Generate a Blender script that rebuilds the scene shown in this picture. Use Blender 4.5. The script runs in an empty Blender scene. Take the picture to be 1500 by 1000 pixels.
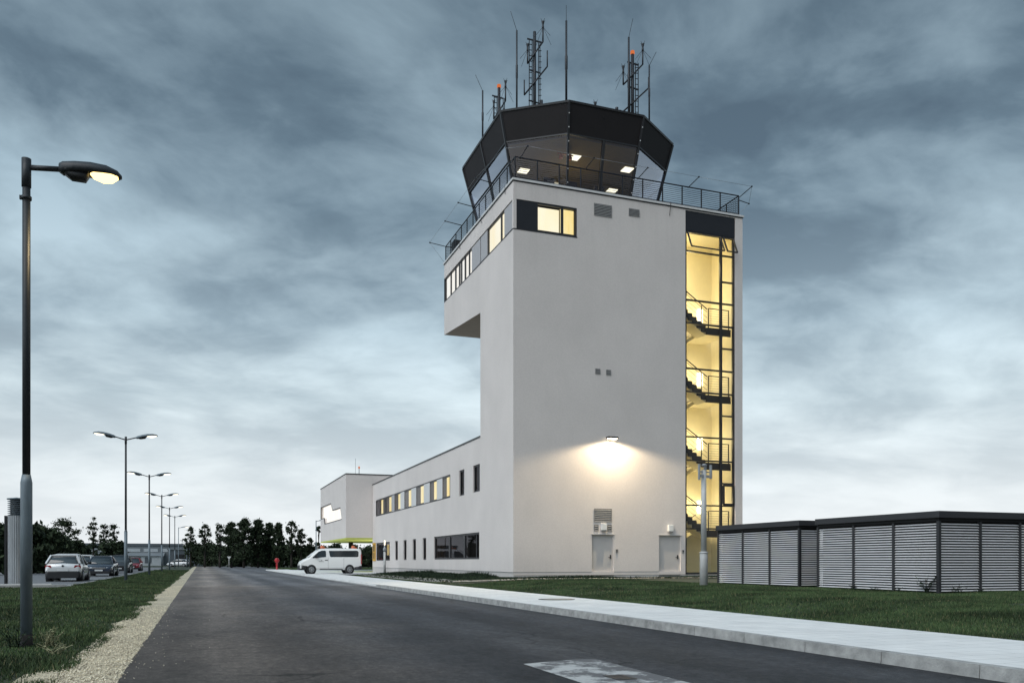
import bpy, bmesh, math, random
import numpy as np
from mathutils import Vector, Matrix
R = math.radians
SC = bpy.context.scene
COL = SC.collection
random.seed(7)

# ------------------------------------------------------------------ camera
EYE, F_PX, YAW = 1.1, 1240.0, math.atan(453 / 1240.0)
SY, CY = math.sin(YAW), math.cos(YAW)
cam_d = bpy.data.cameras.new("camera"); cam = bpy.data.objects.new("camera", cam_d); COL.objects.link(cam)
cam.location = (0, 0, EYE); cam.rotation_euler = (R(90), 0, -YAW)
cam_d.sensor_fit = 'HORIZONTAL'; cam_d.sensor_width = 36.0; cam_d.lens = 36.0 * F_PX / 1500.0
cam_d.shift_y = (821.5 - 500) / 1500.0
cam_d.clip_start = 0.1; cam_d.clip_end = 6000
SC.camera = cam

# ------------------------------------------------------------------ light
SUN_EL, SUN_AZ = R(50), math.atan2(-0.82, -0.56)      # azimuth from +Y, clockwise
def make_world():
    w = bpy.data.worlds.new("World"); SC.world = w; w.use_nodes = True
    nt = w.node_tree; nt.nodes.clear(); N = nt.nodes.new; L = nt.links.new
    out = N('ShaderNodeOutputWorld'); bg = N('ShaderNodeBackground'); L(bg.outputs[0], out.inputs[0])
    bg.inputs['Strength'].default_value = 0.1
    sky = N('ShaderNodeTexSky'); sky.sky_type = 'NISHITA'; sky.sun_disc = False
    sky.sun_elevation = SUN_EL; sky.sun_rotation = SUN_AZ; sky.dust_density = 2.0
    tc = N('ShaderNodeTexCoord')
    sep = N('ShaderNodeSeparateXYZ'); L(tc.outputs['Generated'], sep.inputs[0])
    def m(op, a, b=None, c=None, clamp=False):
        n = N('ShaderNodeMath'); n.operation = op; n.use_clamp = clamp
        for i, v in enumerate((a, b, c)):
            if v is None: continue
            if isinstance(v, (int, float)): n.inputs[i].default_value = v
            else: L(v, n.inputs[i])
        return n.outputs[0]
    z = m('MAXIMUM', sep.outputs[2], 0.0)
    k = m('ADD', z, 0.26)
    cx = m('DIVIDE', sep.outputs[0], k); cy = m('DIVIDE', sep.outputs[1], k)
    comb = N('ShaderNodeCombineXYZ'); L(cx, comb.inputs[0]); L(cy, comb.inputs[1])
    mp = N('ShaderNodeMapping'); mp.inputs['Rotation'].default_value = (0, 0, R(38)); mp.inputs['Scale'].default_value = (0.8, 1.0, 1)
    mp.inputs['Location'].default_value = (5.7, 2.4, 0)
    L(comb.outputs[0], mp.inputs['Vector'])
    def noise(scale, det, rough, dist, vec):
        n = N('ShaderNodeTexNoise'); n.inputs['Scale'].default_value = scale; n.inputs['Detail'].default_value = det; n.inputs['Roughness'].default_value = rough; n.inputs['Distortion'].default_value = dist
        L(vec, n.inputs['Vector']); return n.outputs['Fac']
    wv = N('ShaderNodeTexNoise'); wv.inputs['Scale'].default_value = 1.6; wv.inputs['Detail'].default_value = 3; L(mp.outputs[0], wv.inputs['Vector'])       # billow warp
    ws = N('ShaderNodeVectorMath'); ws.operation = 'MULTIPLY_ADD'; L(wv.outputs['Color'], ws.inputs[0]); ws.inputs[1].default_value = (0.30, 0.30, 0); L(mp.outputs[0], ws.inputs[2])
    big = noise(1.0, 4, 0.5, 0.0, mp.outputs[0]); mid = noise(2.9, 8, 0.52, 0.0, ws.outputs[0]); fine = noise(9.0, 6, 0.6, 0.0, ws.outputs[0])
    nz = m('ADD', m('ADD', m('MULTIPLY', big, 0.26), m('MULTIPLY', mid, 0.62)), m('MULTIPLY', fine, 0.12))
    cl = N('ShaderNodeValToRGB'); L(nz, cl.inputs[0])          # dark belly -> bright gap
    e = cl.color_ramp.elements
    e[0].position = 0.395; e[0].color = (0.46, 0.50, 0.545, 1)
    e[1].position = 0.62; e[1].color = (1.85, 1.78, 1.72, 1)
    for p_, c_ in ((0.445, (0.64, 0.68, 0.715)), (0.485, (0.94, 0.95, 0.96)), (0.52, (1.18, 1.165, 1.15)), (0.565, (1.50, 1.46, 1.42))):
        a = e.new(p_); a.color = (*c_, 1)
    gr = N('ShaderNodeValToRGB'); L(z, gr.inputs[0]); e = gr.color_ramp.elements     # overcast gradient with height
    e[0].position = 0.0; e[0].color = (0.735, 0.765, 0.785, 1)
    e[1].position = 0.58; e[1].color = (0.140, 0.198, 0.243, 1)
    for p, c in ((0.06, (0.68, 0.725, 0.75)), (0.10, (0.60, 0.66, 0.69)), (0.18, (0.47, 0.56, 0.605)), (0.26, (0.335, 0.43, 0.49)), (0.38, (0.195, 0.27, 0.325))):
        a = e.new(p); a.color = (*c, 1)
    # clouds fade into the pale band at the horizon
    fade = N('ShaderNodeMapRange'); L(z, fade.inputs[0]); fade.inputs[1].default_value = 0.05; fade.inputs[2].default_value = 0.42
    fade.inputs[3].default_value = 0.10; fade.inputs[4].default_value = 1.0
    mixc = N('ShaderNodeMix'); mixc.data_type = 'RGBA'; L(fade.outputs[0], mixc.inputs[0]); mixc.inputs[6].default_value = (1, 1, 1, 1); L(cl.outputs[0], mixc.inputs[7])
    mul = N('ShaderNodeMix'); mul.data_type = 'RGBA'; mul.blend_type = 'MULTIPLY'; mul.inputs[0].default_value = 1.0
    L(gr.outputs[0], mul.inputs[6]); L(mixc.outputs[2], mul.inputs[7])
    # added sky lobes out of view: bright left for facades, dark behind for reflections
    def lobe(d, a, c, lo, hi):
        dv = N('ShaderNodeVectorMath'); dv.operation = 'DOT_PRODUCT'; L(tc.outputs['Generated'], dv.inputs[0]); dv.inputs[1].default_value = d
        r = N('ShaderNodeMapRange'); r.interpolation_type = 'SMOOTHSTEP'; L(dv.outputs['Value'], r.inputs[0]); r.inputs[1].default_value = a; r.inputs[2].default_value = c; r.inputs[3].default_value = lo; r.inputs[4].default_value = hi
        return r.outputs[0]
    fac = m('MULTIPLY', lobe((-0.62, -0.34, 0.71), 0.2, 0.9, 12.4, 34.0), lobe((0.25, -0.93, -0.25), 0.2, 0.85, 1.0, 0.42))
    sc = N('ShaderNodeVectorMath'); sc.operation = 'SCALE'; L(mul.outputs[2], sc.inputs[0]); L(fac, sc.inputs['Scale'])
    mixs = N('ShaderNodeMix'); mixs.data_type = 'RGBA'; mixs.inputs[0].default_value = 0.93; L(sky.outputs[0], mixs.inputs[6]); L(sc.outputs[0], mixs.inputs[7])
    L(mixs.outputs[2], bg.inputs['Color'])
make_world()
sun_d = bpy.data.lights.new("sun", 'SUN'); sun = bpy.data.objects.new("sun", sun_d); COL.objects.link(sun)
sun_d.energy = 1.5; sun_d.angle = R(45); sun_d.color = (1.0, 0.94, 0.90)
_sv = Vector((math.sin(SUN_AZ) * math.cos(SUN_EL), math.cos(SUN_AZ) * math.cos(SUN_EL), math.sin(SUN_EL)))
sun.rotation_euler = _sv.to_track_quat('Z', 'Y').to_euler()
vs = SC.view_settings
vs.view_transform = 'Standard'; vs.look = 'None'; vs.exposure = 0.0; vs.gamma = 1.0; vs.use_curve_mapping = False

# ------------------------------------------------------------------ materials
def mat(name, col, rough=0.6, metal=0.0, var=0.0, vscale=3.0, bump=0.0, bscale=40.0, spec=0.5, rnd=0.0, coat=0.0, stretch=(1, 1, 1), col2=None):
    """Principled with object-space noise: var mixes col towards col2 (or a darker / lighter tone), bump adds relief."""
    mt = bpy.data.materials.new(name); mt.use_nodes = True
    nt = mt.node_tree; b = nt.nodes['Principled BSDF']; N = nt.nodes.new; L = nt.links.new
    b.inputs['Base Color'].default_value = (*col, 1); b.inputs['Roughness'].default_value = rough; b.inputs['Metallic'].default_value = metal
    b.inputs['Specular IOR Level'].default_value = spec; b.inputs['Coat Weight'].default_value = coat
    tc = N('ShaderNodeTexCoord'); mp = N('ShaderNodeMapping'); mp.inputs['Scale'].default_value = stretch; L(tc.outputs['Object'], mp.inputs[0])
    if var or rnd:
        mx = N('ShaderNodeMix'); mx.data_type = 'RGBA'
        c2 = col2 if col2 else tuple(c * (1 - var) for c in col)
        c1 = col if col2 else tuple(min(1, c * (1 + var)) for c in col)
        mx.inputs[6].default_value = (*c2, 1); mx.inputs[7].default_value = (*c1, 1)
        if rnd:
            g = N('ShaderNodeNewGeometry'); L(g.outputs['Random Per Island'], mx.inputs[0])
        else:
            n = N('ShaderNodeTexNoise'); n.inputs['Scale'].default_value = vscale; n.inputs['Detail'].default_value = 6; n.inputs['Roughness'].default_value = 0.6
            L(mp.outputs[0], n.inputs['Vector'])
            r = N('ShaderNodeMapRange'); L(n.outputs['Fac'], r.inputs[0]); r.inputs[1].default_value = 0.3; r.inputs[2].default_value = 0.7
            L(r.outputs[0], mx.inputs[0])
        L(mx.outputs[2], b.inputs['Base Color'])
    if bump:
        n = N('ShaderNodeTexNoise'); n.inputs['Scale'].default_value = bscale; n.inputs['Detail'].default_value = 4
        L(mp.outputs[0], n.inputs['Vector'])
        bm = N('ShaderNodeBump'); bm.inputs['Strength'].default_value = bump; bm.inputs['Distance'].default_value = 0.02
        L(n.outputs['Fac'], bm.inputs['Height']); L(bm.outputs[0], b.inputs['Normal'])
    return mt

def emit(name, col, strength):
    mt = bpy.data.materials.new(name); mt.use_nodes = True; nt = mt.node_tree; nt.nodes.clear()
    o = nt.nodes.new('ShaderNodeOutputMaterial'); e = nt.nodes.new('ShaderNodeEmission')
    e.inputs[0].default_value = (*col, 1); e.inputs[1].default_value = strength; nt.links.new(e.outputs[0], o.inputs[0])
    return mt

def emit_var(name, c1, c2, strength, scale, stretch=(1, 1, 1)):
    mt = emit(name, c1, strength); nt = mt.node_tree; N = nt.nodes.new; L = nt.links.new
    e = [n for n in nt.nodes if n.type == 'EMISSION'][0]
    tc = N('ShaderNodeTexCoord'); mp = N('ShaderNodeMapping'); mp.inputs['Scale'].default_value = stretch; L(tc.outputs['Object'], mp.inputs[0])
    n = N('ShaderNodeTexNoise'); n.inputs['Scale'].default_value = scale; n.inputs['Detail'].default_value = 3; L(mp.outputs[0], n.inputs['Vector'])
    r = N('ShaderNodeMapRange'); L(n.outputs['Fac'], r.inputs[0]); r.inputs[1].default_value = 0.3; r.inputs[2].default_value = 0.7
    mx = N('ShaderNodeMix'); mx.data_type = 'RGBA'; mx.inputs[6].default_value = (*c1, 1); mx.inputs[7].default_value = (*c2, 1)
    L(r.outputs[0], mx.inputs[0]); L(mx.outputs[2], e.inputs[0])
    return mt

def glass(name, tint, ior=1.5, rough=0.02, power=5.0, gain=1.0):
    mt = bpy.data.materials.new(name); mt.use_nodes = True; nt = mt.node_tree; nt.nodes.clear(); N = nt.nodes.new; L = nt.links.new
    o = N('ShaderNodeOutputMaterial'); t = N('ShaderNodeBsdfTransparent'); g = N('ShaderNodeBsdfGlossy'); mx = N('ShaderNodeMixShader')
    t.inputs[0].default_value = (*tint, 1); g.inputs['Roughness'].default_value = rough; g.inputs['Color'].default_value = (0.90, 0.91, 1.0, 1)
    geo = N('ShaderNodeNewGeometry'); dp = N('ShaderNodeVectorMath'); dp.operation = 'DOT_PRODUCT'; L(geo.outputs['Normal'], dp.inputs[0]); L(geo.outputs['Incoming'], dp.inputs[1])
    def m(op, a, b=None):
        n = N('ShaderNodeMath'); n.operation = op
        for i, v in enumerate((a, b)):
            if v is None: continue
            if isinstance(v, (int, float)): n.inputs[i].default_value = v
            else: L(v, n.inputs[i])
        return n.outputs[0]
    f0 = ((ior - 1) / (ior + 1)) ** 2      # Schlick reflectance, the same from either side of the sheet
    fr = m('ADD', f0 * gain, m('MULTIPLY', (1 - f0) * gain, m('POWER', m('SUBTRACT', 1.0, m('ABSOLUTE', dp.outputs['Value'])), power)))
    L(fr, mx.inputs[0]); L(t.outputs[0], mx.inputs[1]); L(g.outputs[0], mx.inputs[2]); L(mx.outputs[0], o.inputs[0])
    return mt

M = {}
def stucco(name, col):
    mt = mat(name, col, rough=0.9, var=0.0, bump=0.35, bscale=55, spec=0.2)
    nt = mt.node_tree; N = nt.nodes.new; L = nt.links.new; b = nt.nodes['Principled BSDF']
    tc = N('ShaderNodeTexCoord')
    def noise(scale, st, det=5):
        mp = N('ShaderNodeMapping'); mp.inputs['Scale'].default_value = st; L(tc.outputs['Object'], mp.inputs[0])
        n = N('ShaderNodeTexNoise'); n.inputs['Scale'].default_value = scale; n.inputs['Detail'].default_value = det; L(mp.outputs[0], n.inputs['Vector']); return n.outputs['Fac']
    def mr(v, a, c):
        r = N('ShaderNodeMapRange'); L(v, r.inputs[0]); r.inputs[1].default_value = 0.32; r.inputs[2].default_value = 0.68; r.inputs[3].default_value = a; r.inputs[4].default_value = c; return r.outputs[0]
    a = mr(noise(0.35, (1, 1, 1)), 0.95, 1.03); c = mr(noise(1.1, (1, 1, 0.5)), 0.982, 1.012); d = mr(noise(14, (1, 1, 1), 3), 0.965, 1.03)
    m1 = N('ShaderNodeMath'); m1.operation = 'MULTIPLY'; L(a, m1.inputs[0]); L(c, m1.inputs[1])
    sp = N('ShaderNodeSeparateXYZ'); L(tc.outputs['Object'], sp.inputs[0])
    st = noise(2.6, (1, 1, 0.02), 4); sm = N('ShaderNodeMapRange'); L(st, sm.inputs[0]); sm.inputs[1].default_value = 0.52; sm.inputs[2].default_value = 0.72
    hi = N('ShaderNodeMapRange'); L(sp.outputs[2], hi.inputs[0]); hi.inputs[1].default_value = 14.5; hi.inputs[2].default_value = 19.2
    lo = N('ShaderNodeMapRange'); L(sp.outputs[2], lo.inputs[0]); lo.inputs[1].default_value = 1.5; lo.inputs[2].default_value = 0.55
    mk = N('ShaderNodeMath'); mk.operation = 'ADD'; L(hi.outputs[0], mk.inputs[0]); L(lo.outputs[0], mk.inputs[1])
    sk = N('ShaderNodeMath'); sk.operation = 'MULTIPLY'; L(sm.outputs[0], sk.inputs[0]); L(mk.outputs[0], sk.inputs[1])
    dk = N('ShaderNodeMath'); dk.operation = 'MULTIPLY_ADD'; L(sk.outputs[0], dk.inputs[0]); dk.inputs[1].default_value = -0.06; dk.inputs[2].default_value = 1.0
    m0 = N('ShaderNodeMath'); m0.operation = 'MULTIPLY'; L(m1.outputs[0], m0.inputs[0]); L(dk.outputs[0], m0.inputs[1])
    m2 = N('ShaderNodeMath'); m2.operation = 'MULTIPLY'; L(m0.outputs[0], m2.inputs[0]); L(d, m2.inputs[1])
    v = N('ShaderNodeVectorMath'); v.operation = 'SCALE'; v.inputs[0].default_value = col; L(m2.outputs[0], v.inputs['Scale'])
    L(v.outputs[0], b.inputs['Base Color'])
    return mt
M['stucco'] = stucco('stucco', (0.66, 0.607, 0.578))
M['plinth'] = mat('plinth_render', (0.52, 0.49, 0.47), 0.9, var=0.06, vscale=2, bump=0.2, bscale=60, spec=0.2)
M['cap'] = mat('light_metal_coping', (0.62, 0.61, 0.60), 0.5, 0.0, var=0.05)
M['dark'] = mat('anthracite_metal', (0.022, 0.022, 0.025), 0.45, 0.0, var=0.15, vscale=1.2)
M['fascia'] = mat('dark_fascia_sheet', (0.017, 0.0145, 0.0155), 0.7, spec=0.25, metal= 0.0, var=0.12, vscale=0.8)
M['rail'] = mat('dark_railing_paint', (0.018, 0.020, 0.026), 0.45, 0.2)
M['panel'] = mat('grey_window_panel', (0.40, 0.39, 0.40), 0.6, var=0.04)
M['pblack'] = mat('black_window_panel', (0.018, 0.018, 0.022), 0.3, var=0.1)
M['door'] = mat('grey_door_paint', (0.50, 0.475, 0.46), 0.55, var=0.03, vscale=2)
M['steel'] = mat('galvanised_steel', (0.30, 0.315, 0.33), 0.5, 0.35, var=0.18, vscale=5, stretch=(1, 1, 0.3))
M['pole'] = mat('weathered_pole_steel', (0.155, 0.19, 0.215), 0.55, 0.3, var=0.3, vscale=6, stretch=(1, 1, 0.25))
M['poleu'] = mat('dark_pole_steel', (0.026, 0.030, 0.034), 0.5, 0.3, var=0.25, vscale=6, stretch=(1, 1, 0.25))
M['pole_pale'] = mat('pale_pole_steel', (0.46, 0.46, 0.45), 0.55, 0.1, var=0.12, vscale=5)
M['vent'] = mat('vent_slat_metal', (0.24, 0.235, 0.23), 0.5, 0.0, var=0.08)
M['void'] = mat('dark_void', (0.012, 0.012, 0.012), 0.9)
M['blind_dark'] = mat('dark_grey_blind', (0.055, 0.055, 0.056), 0.8, var=0.5, vscale=3, stretch=(1, 2.5, 0.05))
M['white'] = mat('white_plastic', (0.74, 0.73, 0.71), 0.5, var=0.03)
M['room'] = mat('warm_white_room', (0.86, 0.80, 0.60), 0.9, var=0.03)
M['stair'] = mat('stair_steel', (0.045, 0.038, 0.03), 0.6)
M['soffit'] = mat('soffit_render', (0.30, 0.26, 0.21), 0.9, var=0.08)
M['lime'] = mat('lime_soffit', (0.52, 0.56, 0.12), 0.7, var=0.04)
M['lens_warm'] = emit('lamp_lens_warm', (1.0, 0.70, 0.24), 3.4)
M['lens_pale'] = emit('lamp_lens_pale', (1.0, 0.91, 0.70), 2.2)
M['lens_hot'] = emit('wall_light_lens', (1.0, 0.86, 0.58), 14.0)
M['lens_stair'] = emit('stair_lamp_lens', (1.0, 0.88, 0.60), 5.0)
M['lit'] = emit_var('lit_blind', (1.0, 0.87, 0.58), (1.0, 0.95, 0.78), 1.15, 0.9, (1, 1, 0.4))
M['lit_white'] = emit_var('lit_blind_white', (1.0, 0.95, 0.86), (1.0, 0.99, 0.95), 1.1, 1.2, (1, 1, 0.2))
M['lit_gold'] = emit_var('lit_curtain_gold', (0.95, 0.72, 0.25), (1.0, 0.88, 0.52), 1.1, 2.0, (1, 1, 0.35))
M['brown'] = mat('brown_curtain', (0.07, 0.045, 0.016), 0.9, var=0.4, vscale=3, stretch=(1, 1, 0.2))
M['ceil_light'] = emit('ceiling_panel_light', (1.0, 0.90, 0.62), 2.2)
M['glass'] = glass('clear_glass', (0.93, 0.93, 0.92), gain=0.6)
M['glass_dim'] = glass('dim_glass', (0.42, 0.40, 0.38), 1.4, gain=0.4)
M['glass_cab'] = glass('cab_glass', (0.66, 0.69, 0.78), 1.28, power=1.3)
M['cabwall'] = mat('cab_ceiling_brown', (0.12, 0.086, 0.020), 0.85, var=0.1)
M['asphalt_plain'] = mat('car_park_asphalt', (0.15, 0.155, 0.165), 0.85, var=0.18, vscale=0.7, bump=0.3, bscale=60)
M['soil'] = mat('lawn_soil', (0.020, 0.034, 0.016), 0.95, var=0.35, vscale=0.8, bump=0.6, bscale=14, col2=(0.032, 0.036, 0.020))
M['grass'] = mat('grass_blades', (0.090, 0.132, 0.050), 0.7, rnd=1, var=0.1, col2=(0.016, 0.036, 0.015), spec=0.25)
M['weed'] = mat('ground_cover_leaves', (0.024, 0.042, 0.020), 0.7, rnd=1, var=0.1, col2=(0.010, 0.018, 0.010), spec=0.2)
M['straw'] = mat('dry_stalks', (0.42, 0.40, 0.24), 0.8, rnd=1, var=0.1, col2=(0.09, 0.11, 0.05))
M['leaf'] = mat('dark_foliage', (0.050, 0.070, 0.036), 0.75, rnd=1, var=0.1, col2=(0.014, 0.022, 0.014), spec=0.15)
M['bark'] = mat('bark', (0.035, 0.028, 0.022), 0.9, var=0.3, vscale=4, bump=0.5, bscale=20)
M['tyre'] = mat('tyre_rubber', (0.015, 0.015, 0.016), 0.8)
M['rim'] = mat('alloy_rim', (0.42, 0.43, 0.44), 0.35, 0.7)
M['carglass'] = mat('car_glass', (0.012, 0.018, 0.022), 0.06, 0.0, spec=0.9)
M['plastic'] = mat('black_plastic', (0.014, 0.014, 0.016), 0.5)
M['redlens'] = mat('red_lens', (0.30, 0.018, 0.02), 0.2, coat=0.5)
M['clearlens'] = mat('clear_lens', (0.75, 0.77, 0.78), 0.1, 0.2, coat=0.5)
M['plate'] = mat('number_plate', (0.62, 0.63, 0.63), 0.5)
M['orange'] = mat('amber_beacon', (0.55, 0.10, 0.012), 0.25, coat=0.4)
M['red'] = mat('red_hydrant_paint', (0.42, 0.016, 0.022), 0.4, var=0.1)
M['yellow'] = mat('amber_sign_panel', (0.58, 0.30, 0.012), 0.5)
M['red_glow'] = emit('obstruction_light', (0.85, 0.22, 0.07), 0.75)

# ------------------------------------------------------------------ mesh helpers
class MB:
    def __init__(s): s.v = []; s.f = []; s.sm = []; s.mi = []
    def add(s, vs, fs, smooth=False, mi=0):
        o = len(s.v); s.v += [tuple(v) for v in vs]
        for f in fs: s.f.append(tuple(i + o for i in f)); s.sm.append(smooth); s.mi.append(mi)
        return s
    def box(s, x0, x1, y0, y1, z0, z1, mi=0):
        v = [(x0, y0, z0), (x1, y0, z0), (x1, y1, z0), (x0, y1, z0), (x0, y0, z1), (x1, y0, z1), (x1, y1, z1), (x0, y1, z1)]
        return s.add(v, [(3, 2, 1, 0), (4, 5, 6, 7), (0, 1, 5, 4), (1, 2, 6, 5), (2, 3, 7, 6), (3, 0, 4, 7)], mi=mi)
    def cbox(s, c, sx, sy, sz): return s.box(c[0] - sx / 2, c[0] + sx / 2, c[1] - sy / 2, c[1] + sy / 2, c[2] - sz / 2, c[2] + sz / 2)
    def tube(s, pts, rad, n=8, cap=True, smooth=True):
        pts = [Vector(p) for p in pts]; rs = rad if isinstance(rad, (list, tuple)) else [rad] * len(pts)
        vs = []; fs = []
        for i, p in enumerate(pts):
            d = (pts[min(i + 1, len(pts) - 1)] - pts[max(i - 1, 0)]).normalized()
            up = Vector((0, 0, 1)) if abs(d.z) < 0.95 else Vector((1, 0, 0))
            a = d.cross(up).normalized(); b = d.cross(a)
            for k in range(n):
                t = 2 * math.pi * k / n; vs.append(p + (a * math.cos(t) + b * math.sin(t)) * rs[i])
        for i in range(len(pts) - 1):
            for k in range(n):
                fs.append((i * n + k, i * n + (k + 1) % n, (i + 1) * n + (k + 1) % n, (i + 1) * n + k))
        s.add(vs, fs, smooth)
        if cap:
            o = len(s.v) - len(vs)
            s.f.append(tuple(o + k for k in range(n))[::-1]); s.sm.append(False); s.mi.append(0)
            s.f.append(tuple(o + (len(pts) - 1) * n + k for k in range(n))); s.sm.append(False); s.mi.append(0)
        return s
    def bar(s, p, q, w, h=None):
        """square bar between two points"""
        h = h or w; p = Vector(p); q = Vector(q); d = (q - p).normalized()
        up = Vector((0, 0, 1)) if abs(d.z) < 0.95 else Vector((0, 1, 0))
        a = d.cross(up).normalized() * w / 2; b = a.cross(d).normalized() * h / 2
        v = [p - a - b, p + a - b, p + a + b, p - a + b, q - a - b, q + a - b, q + a + b, q - a + b]
        return s.add(v, [(3, 2, 1, 0), (4, 5, 6, 7), (0, 1, 5, 4), (1, 2, 6, 5), (2, 3, 7, 6), (3, 0, 4, 7)])
    def loft(s, rings, close=True, caps=True, smooth=True):
        n = len(rings[0]); vs = [p for r in rings for p in r]; fs = []
        for i in range(len(rings) - 1):
            for k in range(n if close else n - 1):
                fs.append((i * n + k, i * n + (k + 1) % n, (i + 1) * n + (k + 1) % n, (i + 1) * n + k))
        o = len(s.v); s.add(vs, fs, smooth)
        if caps:
            s.f.append(tuple(o + k for k in range(n))[::-1]); s.sm.append(False); s.mi.append(0)
            s.f.append(tuple(o + (len(rings) - 1) * n + k for k in range(n))); s.sm.append(False); s.mi.append(0)
        return s
    def lathe(s, prof, c=(0, 0, 0), n=20):
        rings = [[(c[0] + r * math.cos(2 * math.pi * k / n), c[1] + r * math.sin(2 * math.pi * k / n), c[2] + z) for k in range(n)] for r, z in prof]
        return s.loft(rings)
    def build(s, name, m, parent=None, bevel=0.0, recalc=True):
        me = bpy.data.meshes.new(name); me.from_pydata(s.v, [], s.f)
        me.polygons.foreach_set('use_smooth', s.sm); me.polygons.foreach_set('material_index', s.mi)
        for mm in (m if isinstance(m, (list, tuple)) else [m]): me.materials.append(mm)
        if recalc:
            b = bmesh.new(); b.from_mesh(me); bmesh.ops.recalc_face_normals(b, faces=b.faces); b.to_mesh(me); b.free()
        o = bpy.data.objects.new(name, me); COL.objects.link(o)
        if parent: o.parent = parent
        if bevel:
            bv = o.modifiers.new('bevel', 'BEVEL'); bv.width = bevel; bv.segments = 2; bv.limit_method = 'ANGLE'; bv.angle_limit = R(40)
        return o

def tag(o, label=None, cat=None, group=None, kind=None):
    if label: o['label'] = label
    if cat: o['category'] = cat
    if group: o['group'] = group
    if kind: o['kind'] = kind
    return o
def thing(name, label, cat, loc=(0, 0, 0), rz=0, group=None):
    o = bpy.data.objects.new(name, None); COL.objects.link(o); o.location = loc; o.rotation_euler = (0, 0, rz); o.empty_display_size = 0.3
    return tag(o, label, cat, group)
def copy_tree(o, parent=None):
    c = o.copy(); COL.objects.link(c)
    if parent: c.parent = parent
    for ch in list(o.children): copy_tree(ch, c)
    return c
def struct(mb, name, m, **k): return tag(mb.build(name, m, **k), kind='structure')
def at(u, d):
    t = (u - 750) / F_PX; return (d * (SY + t * CY), d * (CY - t * SY))
def hz(v, d): return EYE + d * (821.5 - v) / F_PX

def smooth01(x): x = min(1, max(0, x)); return x * x * (3 - 2 * x)
def gz(x, y):
    """height of the lawn / open ground"""
    z = -0.012
    if x > 9.45: z += (0.102 + 0.19 * smooth01((x - 9.45) / 4.5)) * (1 - smooth01((y - 58) / 5)) * (1 - 0.0 * y)
    if x < -1.3: z += 0.03 * smooth01((-1.3 - x) / 1.0) * (1 - smooth01((-5.2 - x) / 0.6)) * 1.0
    return z

# ================================================================== SETTING
def ground():
    xs = sorted(set([-3000, -800, -250, -120, -60, -30, -15, -9, -7, -6, -5.6, -5.2, -4, -3, -2.3, -2, -1.6, -1.3, -1, 6.9, 9.0, 9.40, 9.46] + [9.9 + 0.45 * i for i in range(10)] + [14, 15, 18, 22, 27, 35, 60, 120, 300, 900, 3000]))
    ys = sorted(set([-300, -60, -15, 0] + [2.0 * i for i in range(1, 35)] + [75, 90, 110, 150, 220, 400, 900, 2000, 4000]))
    mb = MB(); nx = len(xs)
    mb.add([(x, y, gz(x, y)) for y in ys for x in xs], [(j * nx + i, j * nx + i + 1, (j + 1) * nx + i + 1, (j + 1) * nx + i) for j in range(len(ys) - 1) for i in range(nx - 1)], True)
    struct(mb, 'ground', M['soil'], recalc=False)

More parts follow.
